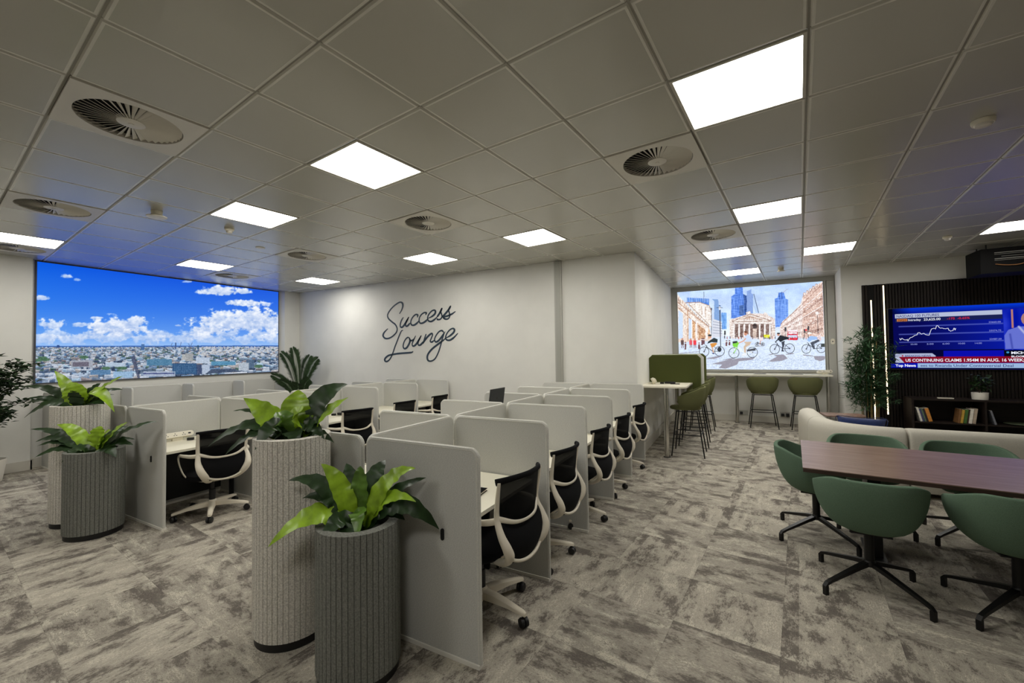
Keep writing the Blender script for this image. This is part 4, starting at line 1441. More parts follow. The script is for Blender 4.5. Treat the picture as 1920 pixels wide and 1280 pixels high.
def strap_leaf(bm, p0, ctrl, tip, w, wav=0.012, seed=0, nseg=26, twist=0.0, fold=0.12, pointy=0.75):
    """broad arching leaf with a folded midrib and rippled edges"""
    r = random.Random(seed)
    p0, ctrl, tip = Vector(p0), Vector(ctrl), Vector(tip)
    ph1, ph2 = r.random() * 6, r.random() * 6
    rows = []
    for i in range(nseg + 1):
        s = i / nseg
        p = p0 * (1 - s) ** 2 + ctrl * 2 * s * (1 - s) + tip * s * s
        tg = ((ctrl - p0) * (1 - s) + (tip - ctrl) * s).normalized()
        side = tg.cross(Vector((0, 0, 1)) - CF * 0.75)
        if side.length < 0.12:
            side = CR.copy()
        side.normalize()
        if twist:
            side = Matrix.Rotation(twist * s, 3, tg) @ side
        up = side.cross(tg).normalized()
        prof = max(0.02, 0.20 * (1 - s) + 0.93 * math.sin(PI * min(1, s ** 0.85)) ** 0.85)
        hw = w * prof * 1.22
        row = []
        for q, k in enumerate((-1, -0.5, 0, 0.5, 1)):
            rip = wav * prof * abs(k) * (0.5 * math.sin(s * 19 + (ph1 if k < 0 else ph2)) + 0.55 * math.sin(s * 44 + ph2 + k))
            wd = hw * k * (1 + 0.05 * math.sin(s * 40 + ph1 * (1 if k > 0 else 2)) * (abs(k) == 1))
            row.append(bm.verts.new(p + side * wd + up * (abs(k) * hw * fold + rip)))
        rows.append(row)
    for i in range(nseg):
        for q in range(4):
            bm.faces.new((rows[i][q], rows[i][q + 1], rows[i + 1][q + 1], rows[i + 1][q]))


def fern(name, x, y, z, label, leaves, group=None, scale=1.0):
    """leaves: (right, up, towards camera, arch height, half width, tone) with offsets of the tip in metres"""
    t = thing('potted_plant' if not name else name, label, 'plant', (x, y, z), 0, group)
    bms = {0: B(), 1: B(), 2: B()}
    for k, (dr, du, dc, arch, w, tone) in enumerate(leaves):
        tip = (CR * dr - CF * dc) * scale + Vector((0, 0, du * scale))
        hd = Vector((tip.x, tip.y, 0))
        ctrl = hd * 0.40 + Vector((0, 0, arch * scale))
        base = hd.normalized() * 0.018 if hd.length > 0.001 else Vector((0, 0, 0))
        strap_leaf(bms[tone], base + Vector((0, 0, 0.0)), ctrl, tip, w * scale, wav=0.011 * scale, seed=k * 7 + int(abs(x) * 100))
    finish('bright_leaves', bms[0], M_lime, t, smooth=80)
    finish('dark_leaves', bms[1], M_leaf, t, smooth=80)
    if len(bms[2].verts):
        finish('mid_green_leaves', bms[2], M_midleaf, t, smooth=80)
    return t


PX = 0.00287   # metres per reference pixel at the small near planter
planter(-1.778, 1.582, 0.212, 0.773, M_plB, 'short dark ribbed felt planter, nearest to the camera', 'ribbed felt planters')
planter(-2.384, 1.619, 0.211, 1.170, M_plA, 'tall light grey ribbed felt planter beside the nearest short one', 'ribbed felt planters')
planter(-5.386, 1.642, 0.215, 0.788, M_plB, 'short dark ribbed felt planter at left, in front of the middle row', 'ribbed felt planters')
planter(-5.924, 1.696, 0.22, 1.182, M_plA, 'tall light ribbed felt planter at far left behind the short dark one', 'ribbed felt planters')

fern('fern_plant', -1.778, 1.582, 0.700, 'broad-leaved lime and dark green plant in the short planter nearest the camera', [
    (-0.40, 0.00, 0.14, 0.26, 0.050, 0), (-0.20, 0.37, 0.00, 0.30, 0.040, 0), (-0.005, 0.345, -0.04, 0.30, 0.036, 2),
    (0.30, 0.335, -0.02, 0.34, 0.042, 0), (0.31, 0.17, 0.02, 0.28, 0.034, 0), (0.055, 0.03, 0.17, 0.26, 0.034, 2),
    (-0.40, 0.27, -0.05, 0.34, 0.040, 1), (-0.30, 0.19, 0.0, 0.26, 0.036, 1), (-0.13, 0.33, -0.16, 0.26, 0.045, 1),
    (0.09, 0.34, -0.18, 0.30, 0.05, 1), (0.34, 0.26, -0.10, 0.24, 0.03, 1), (0.42, 0.0, -0.04, 0.30, 0.055, 1),
    (0.24, 0.06, -0.02, 0.20, 0.045, 1), (-0.13, 0.02, 0.17, 0.20, 0.045, 1), (-0.02, -0.01, 0.16, 0.16, 0.045, 1),
    (-0.05, 0.22, -0.25, 0.26, 0.045, 1), (0.2, 0.10, -0.22, 0.24, 0.045, 1)], 'broad-leaved plants in the ribbed planters')
fern('fern_plant', -2.384, 1.619, 1.100, 'large lime plant on the tall planter nearest the camera', [
    (-0.27, 0.30, 0.05, 0.20, 0.060, 0), (-0.03, 0.33, -0.12, 0.26, 0.075, 0), (0.09, 0.22, 0.08, 0.22, 0.075, 0),
    (-0.06, 0.19, 0.10, 0.22, 0.055, 2), (0.34, 0.29, 0.00, 0.18, 0.045, 0), (0.28, 0.36, -0.14, 0.34, 0.075, 1),
    (-0.46, 0.02, 0.08, 0.27, 0.036, 1), (-0.40, 0.21, -0.05, 0.26, 0.020, 1), (-0.33, -0.02, 0.12, 0.22, 0.034, 1),
    (-0.25, 0.24, -0.02, 0.18, 0.045, 1), (-0.12, 0.02, 0.18, 0.26, 0.060, 1), (0.22, 0.19, 0.0, 0.16, 0.045, 1),
    (0.22, 0.05, 0.06, 0.22, 0.04, 1), (0.26, 0.02, 0.02, 0.16, 0.03, 1), (0.10, 0.02, 0.16, 0.20, 0.05, 1), (0.12, 0.24, -0.24, 0.24, 0.05, 1),
    (-0.18, 0.16, -0.24, 0.24, 0.05, 1)], 'broad-leaved plants in the ribbed planters')
fern('fern_plant', -5.386, 1.642, 0.715, 'low plant with two lime leaves in the short dark planter at left', [
    (-0.37, 0.31, 0.0, 0.30, 0.045, 0), (0.40, 0.34, 0.10, 0.22, 0.060, 0), (0.22, 0.26, 0.08, 0.22, 0.055, 0), (-0.02, 0.28, -0.06, 0.26, 0.06, 0),
    (0.62, 0.33, 0.02, 0.30, 0.03, 1), (-0.62, 0.27, 0.0, 0.28, 0.035, 1), (-0.50, 0.16, 0.06, 0.30, 0.05, 1), (-0.44, 0.13, 0.10, 0.24, 0.035, 1),
    (-0.42, 0.03, 0.14, 0.20, 0.04, 1), (0.38, 0.16, 0.0, 0.20, 0.03, 1), (0.32, 0.02, 0.12, 0.20, 0.055, 1), (0.42, 0.12, 0.06, 0.2, 0.04, 1),
    (-0.1, 0.0, 0.2, 0.2, 0.05, 1), (0.1, 0.25, -0.24, 0.24, 0.05, 1), (-0.2, 0.2, -0.24, 0.24, 0.05, 1)], 'broad-leaved plants in the ribbed planters')
fern('fern_plant', -5.924, 1.696, 1.110, 'plant with arching lime leaves on the tall planter at far left', [
    (-0.30, 0.42, -0.02, 0.26, 0.045, 0), (0.44, 0.36, 0.0, 0.26, 0.040, 0), (-0.10, 0.30, 0.02, 0.22, 0.08, 0), (0.44, 0.00, 0.10, 0.42, 0.05, 0),
    (-0.62, 0.26, 0.0, 0.30, 0.035, 1), (-0.55, 0.08, 0.05, 0.22, 0.030, 1), (-0.52, 0.14, 0.05, 0.20, 0.026, 1), (-0.42, -0.04, 0.14, 0.24, 0.055, 1),
    (0.36, 0.17, 0.02, 0.16, 0.028, 1), (0.34, 0.08, 0.10, 0.16, 0.045, 1), (0.10, 0.28, -0.1, 0.22, 0.06, 1), (0.0, 0.22, 0.10, 0.20, 0.06, 1),
    (-0.38, 0.22, -0.1, 0.26, 0.05, 1), (0.2, 0.2, -0.24, 0.24, 0.05, 1)], 'broad-leaved plants in the ribbed planters')


def pot(t, r, h, m=M_pot, soil=True, taper=0.78, name='pot'):
    bm = B()
    lathe(bm, [(r * taper, 0.0), (r * taper * 1.02, 0.01), (r, h), (r - 0.012, h), (r - 0.016, h - 0.04)], 32, capt=False)
    finish(name, bm, m, t, smooth=50)
    if soil:
        bm = B(); lathe(bm, [(r - 0.0165, h - 0.035), (0.02, h - 0.028)], 24); finish('soil', bm, M_soil, t)


# palm in the corner
t = thing('palm_plant', 'dark feathery palm in the corner between skyline display and lettered wall', 'plant', (-8.62, 6.02, 0))
pot(t, 0.19, 0.40, M_pot)
bm = B()
bm2 = B()
for k, (dr, du, dc) in enumerate(((-0.40, 1.70, 0.0), (-0.13, 1.80, 0.05), (0.40, 1.56, 0.02), (-0.55, 1.22, 0.1), (0.30, 1.12, 0.2), (0.12, 1.62, -0.2), (-0.28, 1.10, 0.25), (0.10, 1.05, 0.3))):
    p0 = Vector((0, 0, 0.37)); tip = CR * dr - CF * dc + Vector((0, 0, du)); ctrl = Vector((tip.x * 0.25, tip.y * 0.25, du * 0.78 + 0.12))
    NQ = 46
    q = [p0 * (1 - f) ** 2 + ctrl * 2 * f * (1 - f) + tip * f * f for f in [i / NQ for i in range(NQ + 1)]]
    tube(bm2, q, [0.010 * (1 - 0.8 * i / NQ) for i in range(NQ + 1)], 5)
    for i in range(12, NQ + 1):
        tg = (q[min(i + 1, NQ)] - q[i - 1]).normalized()
        sd = tg.cross(CF + Vector((0, 0, 0.2)))
        sd = sd.normalized() if sd.length > 0.05 else CR
        f = math.sin(PI * (0.12 + 0.80 * (i - 12) / (NQ - 12))) * 0.21 + 0.02
        for s_ in (-1, 1):
            e_ = q[i] + (tg * 0.95 + sd * s_ * 0.60 + Vector((0, 0, -0.25))).normalized() * f * random.uniform(0.85, 1.1)
            mdl = (q[i] + e_) / 2 + Vector((0, 0, 0.012)); w_ = (e_ - q[i]).cross(CF + Vector((0, 0, 0.6))).normalized() * 0.013
            v = [bm.verts.new(c) for c in (q[i], mdl + w_, e_, mdl - w_)]
            bm.faces.new(v)
finish('fronds', bm, M_dullleaf, t, smooth=0)
finish('stems', bm2, M_leaf2, t)


def leaf_cards(bm, c, n, sx, sy, sz, L, W, r, droop=0.3, dirf=None):
    for _ in range(n):
        while True:
            p = Vector((r.uniform(-1, 1), r.uniform(-1, 1), r.uniform(-1, 1)))
            if p.length < 1:
                break
        p = Vector((p.x * sx, p.y * sy, p.z * sz)) + c
        d = Vector((r.uniform(-1, 1), r.uniform(-1, 1), r.uniform(-droop - 0.4, 0.5 - droop))).normalized()
        if dirf:
            d = (d + dirf * 0.9).normalized()
        nrm = d.cross(Vector((r.uniform(-0.5, 0.5), r.uniform(-0.5, 0.5), 1))).normalized()
        l = L * r.uniform(0.7, 1.25); w = W * r.uniform(0.8, 1.2)
        u = nrm.cross(d)
        v = [bm.verts.new(q) for q in (p, p + d * l * 0.35 + nrm * w + u * w * 0.3, p + d * l, p + d * l * 0.35 - nrm * w + u * w * 0.3)]
        m = bm.verts.new(p + d * l * 0.4)
        bm.faces.new((v[0], v[1], m)); bm.faces.new((v[1], v[2], m)); bm.faces.new((v[2], v[3], m)); bm.faces.new((v[3], v[0], m))


# small-leaved tree cut by the left picture edge
r = random.Random(12)
t = thing('ficus_tree', 'small-leaved indoor tree in a white pot, cut by the left picture edge', 'plant', (-8.92, 1.62, 0))
pot(t, 0.20, 0.30)
bm = B(); tube(bm, spline([(0, 0, 0.27), (0.02, -0.01, 0.7), (-0.02, 0.02, 1.1), (0.0, 0.0, 1.5)], 5), 0.014, 8)
bl = B()
for (dx, dz, z0) in ((0.56, 1.52, 1.0), (0.62, 1.38, 0.95), (0.35, 1.62, 1.1), (0.5, 1.58, 1.0), (0.52, 1.30, 0.95), (0.42, 1.40, 1.0), (0.25, 1.48, 1.1), (0.30, 1.30, 0.9), (0.5, 1.08, 0.7),
                     (0.40, 0.98, 0.65), (0.22, 1.04, 0.7), (0.30, 0.86, 0.6), (0.16, 0.92, 0.6), (-0.2, 1.5, 1.0), (-0.3, 1.2, 0.8), (0.05, 1.62, 1.2), (-0.1, 1.72, 1.3), (0.1, 1.38, 1.0)):
    tip = CR * dx + CF * r.uniform(-0.15, 0.15) + Vector((0, 0, dz))
    tip = Vector((max(tip.x, -0.20), tip.y, tip.z))
    p0 = Vector((0, 0, z0)); ct = Vector((tip.x * 0.5, tip.y * 0.5, dz + 0.02))
    q = [p0 * (1 - s) ** 2 + ct * 2 * s * (1 - s) + tip * s * s for s in [k / 12 for k in range(13)]]
    tube(bm, q, [0.006 * (1 - 0.06 * k) for k in range(13)], 5)
    for k in range(3, 13):
        leaf_cards(bl, q[k], 7, 0.085, 0.085, 0.06, 0.080, 0.024, r, dirf=(tip - p0).normalized() * 0.6)
finish('branches', bm, M_bark, t)
finish('leaves', bl, M_dullleaf, t, smooth=0)

# bamboo in front of the slatted television wall
t = thing('bamboo_plant', 'tall artificial bamboo with narrow leaves beside the glowing vertical strips', 'plant', (2.10, 9.30, 0))
pot(t, 0.17, 0.28, mat('dark_pot', S(40, 38, 36), 0.6))
bl = B()
for k, (dx, dy, hgt, rr) in enumerate(((-0.10, 0.02, 1.70, 0.008), (-0.04, -0.05, 1.45, 0.007), (0.02, 0.04, 1.80, 0.014), (0.07, -0.02, 1.76, 0.014), (0.11, 0.04, 1.60, 0.010), (-0.07, 0.07, 1.35, 0.007), (0.0, -0.08, 1.55, 0.009))):
    bm = B()
    n = 20
    pts = [Vector((dx * (1 + 0.5 * i / n), dy * (1 + 0.5 * i / n), 0.25 + (hgt - 0.25) * i / n)) for i in range(n + 1)]
    tube(bm, pts, [rr * (1.15 if i % 3 == 0 else 1.0) * (1 - 0.4 * i / n) for i in range(n + 1)], 7)
    finish('cane', bm, M_cane, t)
    for i in range(5, n + 1):
        for q in range(3):
            a = r.uniform(0, 2 * PI)
            rad = r.uniform(0.08, 0.25) * (1.0 if i < n else 0.6)
            c = pts[i] + Vector((math.cos(a) * rad, math.sin(a) * rad * 0.75, 0.10 + r.uniform(-0.05, 0.08)))
            if c.y > 0.30:
                c.y = 0.2
            tube(bl, [pts[i], (pts[i] + c) / 2 + Vector((0, 0, 0.03)), c], 0.0015, 3)
            dd = (c - pts[i]).normalized()
            leaf_cards(bl, c, 11, 0.045, 0.045, 0.05, 0.13, 0.010, r, droop=0.25, dirf=dd * 0.8)
finish('leaves', bl, M_bam, t, smooth=0)


# ------------------------------------------------------------------ bar table with screens, window counter
t = thing('bar_table', 'long high white table along the bay wall with steel posts', 'high table', (0, 0, 0))
bm = B()
prism(bm, rrect(XB + 0.003, -0.62, 6.70, 9.98, (0.0, 0.10, 0.10, 0.0)), 1.075, 1.10)
finish('tabletop', bm, M_desk, t, smooth=0)
for y in (6.83, 8.33, 9.38):
    bm = B(); lathe(bm, [(0.036, 0.012), (0.036, 1.074)], 24, cx=-0.93, cy=y); lg = finish('leg', bm, M_chrome, t)
    bm = B(); lathe(bm, [(0.052, 0.0), (0.052, 0.008), (0.038, 0.0115)], 24, cx=-0.93, cy=y); finish('foot_disc', bm, M_blk, lg)
for k, (y, m, lab) in enumerate(((7.60, M_olivep, 'olive green screen across the high table, nearest the camera'),
                                 (8.38, M_felt, 'pale grey screen on the high table between the two olive ones'),
                                 (9.20, M_olivep, 'olive green screen farthest along the high table'))):
    th = thing('table_screen', lab, 'desk screen', (XB + 0.02, y, 0), 0, 'fabric screens across the high table')
    w = 0.80
    pr = rrect(0, w, 0.86, 1.56, (0.03, 0.05, 0.05, 0.05), 6)
    # notch so that the screen straddles the table top
    mt = Matrix(((1, 0, 0, 0), (0, 0, -1, 0), (0, 1, 0, 0), (0, 0, 0, 1)))
    bm = B()
    prism(bm, rrect(0, w, 1.1015, 1.56, (0.0, 0.0, 0.05, 0.05), 6), -0.016, 0.016, mtx=mt)
    prism(bm, [(0.662 + 0.02, 0.88), (w, 0.88), (w, 1.1015), (0.682, 1.1015)], -0.016, 0.016, mtx=mt)
    finish('panel', bm, m, th, smooth=25)
    bm = B()
    tube(bm, [(0.0, 0, 1.102), (0.0, 0, 1.52), (0.04, 0, 1.56), (w - 0.045, 0, 1.56), (w, 0, 1.515), (w, 0, 0.90)], 0.017, 6, up=Vector((0, 1, 0)))
    finish('edge_roll', bm, M_litfelt if k == 1 else mat('olive_piping', S(88, 98, 52), 0.95), th)

t = thing('window_counter', 'long white counter on steel posts under the street scene display', 'counter', (0, 0, 0))
bm = B(); prism(bm, rrect(XB + 0.003, 1.80, 10.46, YB - 0.052, (0, 0.03, 0, 0)), 1.072, 1.10); finish('countertop', bm, M_desk, t, smooth=0)
for x in (-1.0, 0.07, 1.74):
    bm = B(); lathe(bm, [(0.034, 0.012), (0.034, 1.071)], 24, cx=x, cy=10.70); lg = finish('leg', bm, M_chrome, t)
    bm = B(); lathe(bm, [(0.05, 0.0), (0.05, 0.008), (0.036, 0.0115)], 24, cx=x, cy=10.70); finish('foot_disc', bm, M_blk, lg)
for x, lab in ((0.53, 'flat grey socket pod on the counter behind the left stool'), (1.20, 'flat grey socket pod on the counter behind the right stool')):
    t = thing('socket_pod', lab, 'desk socket', (x, 10.66, 1.10)); bm = B(); box(bm, -0.12, 0.12, -0.04, 0.04, 0, 0.022, bev=0.004); finish('pod_body', bm, M_frame, t, smooth=30)
    bm = B(); box(bm, -0.10, 0.10, -0.0405, -0.0395, 0.006, 0.016); finish('pod_slot', bm, M_alu, t, smooth=0)
sockets((1.70, 10.74), 0.5, 'small white socket block at the right end of the window counter', 1.10, 2)
for x, lab in ((0.20, 'double wall socket low behind the left counter stool'), (1.0, 'double wall socket with plugs low behind the right counter stool')):
    t = thing('wall_socket', lab, 'wall socket', (x, YB - 0.0005, 0.20)); bm = B(); box(bm, -0.09, 0.09, -0.03, 0.0, -0.05, 0.05, bev=0.004); finish('socket_plate', bm, M_frame, t, smooth=30)
    bm = B(); box(bm, -0.075, -0.015, -0.06, -0.0305, -0.04, 0.02, bev=0.006)
    if x > 0.5:
        box(bm, 0.015, 0.075, -0.065, -0.0305, -0.045, 0.025, bev=0.006)
    finish('plug', bm, M_blk, t, smooth=30)
t = thing('wall_thermostat', 'small white control plate beside the street scene display', 'thermostat', (1.885, YB - 0.0505, 1.79))
bm = B(); prism(bm, rrect(-0.035, 0.035, -0.06, 0.06, (0.03,) * 4, 5), 0, 0.014, mtx=Matrix(((1, 0, 0, 0), (0, 0, -1, 0), (0, 1, 0, 0), (0, 0, 0, 1)))); finish('cover', bm, M_white, t, smooth=30)
bm = B(); lathe(bm, [(0.012, 0.0), (0.012, 0.003)], 16); bmesh.ops.transform(bm, matrix=Matrix.Translation((0, -0.0145, 0.0)) @ Matrix.Rotation(PI / 2, 4, 'X'), verts=bm.verts[:]); finish('button', bm, M_blk, t)


# ------------------------------------------------------------------ shell seats
def shell_surface(bm, W, D, zb, zback, zfront, span, n=36, nv=10, rb=0.35, back_flat=1.0):
    """tub: open at the front (+y); returns a thick shell"""
    def f(u, v):
        th = (u - 0.5) * 2 * span               # 0 = straight back
        q = abs(th) / span
        zt = zback + (zfront - zback) * (max(0, (q - 0.30) / 0.70) ** 1.35)
        vv = v
        k = rb + (1 - rb) * math.sin(vv * PI / 2) ** 0.62
        e = 0.78
        sx = math.copysign(abs(math.sin(th)) ** e, math.sin(th)); sy = -math.copysign(abs(math.cos(th)) ** e, math.cos(th))
        z = zb + (zt - zb) * (1 - math.cos(vv * PI / 2)) ** 0.85
        return (sx * W * k * (1 + 0.03 * v), sy * D * k * (1 + 0.05 * v), z)
    grid_surf(bm, f, n, nv)


def make_tub():
    t = thing('tub_chair', 'x', 'chair', (0, 0, 0), 0, 'sage green tub chairs at the wooden table')
    bm = B()
    shell_surface(bm, 0.298, 0.29, 0.405, 0.785, 0.62, math.radians(125), rb=0.30)
    o = finish('shell', bm, M_dgreen, t, smooth=70)
    md = o.modifiers.new('thick', 'SOLIDIFY'); md.thickness = 0.034; md.offset = -1
    md = o.modifiers.new('round', 'BEVEL'); md.width = 0.011; md.segments = 3; md.limit_method = 'ANGLE'; md.angle_limit = math.radians(50)
    bm = B()

    def seatf(u, v):
        a = 2 * PI * u
        k = [0.80, 0.98, 1.0, 0.96, 0.80, 0.4, 0.0][round(v * 6)]
        z = [0.405, 0.412, 0.432, 0.455, 0.468, 0.472, 0.470][round(v * 6)]
        e = 0.8
        return (math.copysign(abs(math.cos(a)) ** e, math.cos(a)) * 0.215 * k, math.copysign(abs(math.sin(a)) ** e, math.sin(a)) * 0.215 * k + 0.03, z + 0.03)
    grid_surf(bm, seatf, 32, 6, closeu=True)
    finish('seat', bm, M_dgreen, t, smooth=70)
    bm = B(); lathe(bm, [(0.085, 0.398), (0.09, 0.404), (0.09, 0.414)], 20); box(bm, -0.11, 0.11, -0.11, 0.11, 0.392, 0.402); finish('seat_plate', bm, M_blkmet, t, smooth=30)
    bm = B(); lathe(bm, [(0.028, 0.17), (0.028, 0.395)], 20); finish('post', bm, M_blkmet, t)
    bm = B(); lathe(bm, [(0.030, 0.15), (0.036, 0.158), (0.036, 0.178), (0.029, 0.19)], 20)
    finish('hub', bm, M_blkmet, t)
    for k in range(4):
        a = PI / 4 + k * PI / 2
        c, s = math.cos(a), math.sin(a)
        bm = B()
        pts = [(0.02, 0.168), (0.10, 0.150), (0.32, 0.088), (0.358, 0.074), (0.366, 0.060), (0.366, 0.0)]
        rr = [0.018, 0.017, 0.0125, 0.0125, 0.0125, 0.012]
        prev = None
        for (q, z), w in zip(pts, rr):
            dn = (0, 1) if q < 0.36 else (1, 0)
            ring = []
            for (u, v_) in ((-w, -w), (w, -w), (w, w), (-w, w)):
                ring.append(bm.verts.new((c * (q + (v_ * dn[0])) - s * u, s * (q + (v_ * dn[0])) + c * u, z + v_ * 0.8 * dn[1])))
            if prev:
                for i in range(4):
                    bm.faces.new((prev[i], prev[(i + 1) % 4], ring[(i + 1) % 4], ring[i]))
            else:
                bm.faces.new(ring)
            prev = ring
        bm.faces.new(prev)
        finish('leg', bm, M_blkmet, t, smooth=20)
    return t


tc = make_tub()
tubs = [(0.62, 4.50, -96, 172, 'sage green tub chair at the left short end of the wooden table'),
        (0.80, 3.70, -6, 0, 'sage green tub chair showing its whole back, near side of the table'),
        (1.50, 3.68, -2, 0, 'sage green tub chair cut by the right picture edge on the near side'),
        (1.10, 5.02, 176, 0, 'sage green tub chair at the far side of the table, left one before the sofa'),
        (1.76, 4.94, 172, 0, 'sage green tub chair at the far side of the table, right one before the sofa')]
for k, (x, y, a, _, lab) in enumerate(tubs):
    o = tc if k == 0 else dup(tc)
    o.location = (x, y, 0); o.rotation_euler = (0, 0, math.radians(a)); o['label'] = lab


def make_stool():
    t = thing('bar_stool', 'x', 'bar stool', (0, 0, 0), 0, 'olive green bar stools')
    bm = B()
    shell_surface(bm, 0.29, 0.25, 0.70, 1.07, 0.92, math.radians(116), rb=0.35)
    o = finish('shell', bm, M_olive, t, smooth=70)
    md = o.modifiers.new('thick', 'SOLIDIFY'); md.thickness = 0.028; md.offset = -1
    md = o.modifiers.new('round', 'BEVEL'); md.width = 0.009; md.segments = 3; md.limit_method = 'ANGLE'; md.angle_limit = math.radians(50)
    bm = B()

    def seatf(u, v):
        a = 2 * PI * u
        k = [0.75, 0.97, 1.0, 0.94, 0.7, 0.0][round(v * 5)]
        z = [0.693, 0.700, 0.722, 0.742, 0.75, 0.75][round(v * 5)]
        return (math.cos(a) * 0.215 * k, math.sin(a) * 0.235 * k + 0.045, z + 0.012)
    grid_surf(bm, seatf, 28, 5, closeu=True)
    finish('seat', bm, M_olive, t, smooth=70)
    tops = [(sx * 0.17, sy * 0.15 + 0.01, 0.688) for sx, sy in ((-1, -1), (1, -1), (1, 1), (-1, 1))]
    feet = [(sx * 0.255, sy * 0.235, 0.0) for sx, sy in ((-1, -1), (1, -1), (1, 1), (-1, 1))]
    for a, b in zip(tops, feet):
        bm = B(); tube(bm, [a, b], 0.0095, 8); finish('leg', bm, M_blkmet, t)
    def at(k, z):
        f = (0.688 - z) / 0.688
        a, b = tops[k], feet[k]
        return (a[0] + (b[0] - a[0]) * f, a[1] + (b[1] - a[1]) * f, z)
    bm = B()
    for k in range(4):
        tube(bm, [at(k, 0.33), at((k + 1) % 4, 0.33)], 0.008, 8)
    finish('footrest', bm, M_blkmet, t)
    bm = B()
    for k in range(4):
        tube(bm, [tops[k], tops[(k + 1) % 4]], 0.009, 8)
    finish('seat_frame', bm, M_blkmet, t)
    return t


st = make_stool()
stools = [(-0.64, 7.20, 90, 'olive green bar stool at the high table, nearest the camera'),
          (-0.62, 7.98, 90, 'olive green bar stool at the high table, second from the camera'),
          (-0.64, 8.80, 90, 'olive green bar stool at the high table, third from the camera'),
          (-0.58, 9.62, 90, 'olive green bar stool at the high table, closest to the street scene display'),
          (0.55, 10.32, 2, 'olive green bar stool at the window counter, left one'),
          (1.30, 10.32, -3, 'olive green bar stool at the window counter, right one')]
for k, (x, y, a, lab) in enumerate(stools):
    o = st if k == 0 else dup(st)
    o.location = (x, y, 0); o.rotation_euler = (0, 0, math.radians(a)); o['label'] = lab


# ------------------------------------------------------------------ wooden table
t = thing('dining_table', 'long walnut-topped meeting table with dark edge on black legs', 'table', (0.453, 3.842, 0), math.radians(-6.2))
bm = B(); box(bm, 0, 2.6, 0, 1.155, 0.7385, 0.745); finish('tabletop', bm, M_wood, t, smooth=0)
bm = B(); box(bm, 0.002, 2.598, 0.002, 1.153, 0.712, 0.7385); finish('table_edge', bm, M_wooddk, t, smooth=0)
for x in (0.40, 2.1):
    bm = B(); box(bm, x, x + 0.12, 0.34, 0.80, 0.0, 0.018); box(bm, x + 0.02, x + 0.10, 0.42, 0.74, 0.018, 0.68); box(bm, x, x + 0.12, 0.2, 0.95, 0.68, 0.711)
    finish('leg', bm, M_blkmet, t, smooth=0)


# ------------------------------------------------------------------ sofa
t = thing('curved_sofa', 'pale grey curved sofa with rounded back, seen from behind the wooden table', 'sofa', (0, 0, 0))


def sofa_sweep(path, w=0.13, z0=0.07, z1=0.745, ends=(True, True)):
    bm = B()
    prof = [(-w * 0.92, z0), (-w, z0 + 0.03), (-w, z1 - 0.16), (-w * 0.97, z1 - 0.10), (-w * 0.82, z1 - 0.045), (-w * 0.5, z1 - 0.012), (0, z1),
            (w * 0.5, z1 - 0.012), (w * 0.82, z1 - 0.045), (w * 0.97, z1 - 0.10), (w, z1 - 0.16), (w, z0 + 0.03), (w * 0.92, z0)]
    P_ = [Vector((x, y, 0)) for x, y in path]
    rings = []
    n = len(P_)
    L = [0]
    for i in range(1, n):
        L.append(L[-1] + (P_[i] - P_[i - 1]).length)
    for i, p in enumerate(P_):
        tg = (P_[min(i + 1, n - 1)] - P_[max(i - 1, 0)]).normalized()
        nr = Vector((-tg.y, tg.x, 0))
        e = min(L[i], L[-1] - L[i]) if (ends[0] and ends[1]) else (L[i] if ends[0] else L[-1] - L[i])
        rnd = 0.035
        k = 1.0 if e >= rnd else math.sqrt(max(0, 1 - (1 - e / rnd) ** 2)) * 0.16 + 0.84
        rings.append([bm.verts.new((p.x + nr.x * a * k, p.y + nr.y * a * k, z0 + (z - z0) * (0.93 + 0.07 * k) if k < 1 else z)) for a, z in prof])
    m = len(prof)
    for i in range(n - 1):
        for q in range(m - 1):
            bm.faces.new((rings[i][q], rings[i][q + 1], rings[i + 1][q + 1], rings[i + 1][q]))
        bm.faces.new((rings[i][0], rings[i][-1], rings[i + 1][-1], rings[i + 1][0]))
    bm.faces.new(rings[0]); bm.faces.new(rings[-1][::-1])
    return bm


def densify(path, extra=(0.0, 0.006, 0.018, 0.035)):
    P_ = [Vector((x, y)) for x, y in path]
    out = []
    d0 = (P_[1] - P_[0]).normalized()
    out += [tuple(P_[0] + d0 * e) for e in extra]
    out += [tuple(p) for p in P_[1:-1]]
    d1 = (P_[-2] - P_[-1]).normalized()
    out += [tuple(P_[-1] + d1 * e) for e in extra[::-1]]
    return out


arc = [(1.62 - 0.62 * math.cos(a), 6.80 - 0.62 * math.sin(a)) for a in [k * PI / 2 / 14 for k in range(15)]]
finish('arm', sofa_sweep(densify([(1.0, 7.75), (1.0, 7.5), (1.0, 7.2), (1.0, 6.83)])), M_sofa, t, smooth=50)
finish('backrest', sofa_sweep(densify([(1.0, 6.822)] + arc + [(1.68, 6.18)])), M_sofa, t, smooth=50)
finish('backrest', sofa_sweep(densify([(1.695, 6.18), (2.0, 6.18), (2.6, 6.18), (3.3, 6.18)])), M_sofa, t, smooth=50)
for (x0, x1, y0, y1) in ((1.135, 1.69, 6.90, 7.70), (1.70, 3.3, 6.315, 7.0)):
    bm = B(); box(bm, x0, x1, y0, y1, 0.07, 0.44, bev=0.03); finish('seat_cushion', bm, M_sofa, t, smooth=40)
bm = B()
for (x, y) in ((1.0, 7.6), (1.05, 6.6), (1.75, 6.2), (3.1, 6.2), (3.1, 6.9), (1.9, 6.9), (1.5, 7.6)):
    box(bm, x - 0.03, x + 0.03, y - 0.03, y + 0.03, 0, 0.075)
finish('feet', bm, M_blk, t, smooth=0)

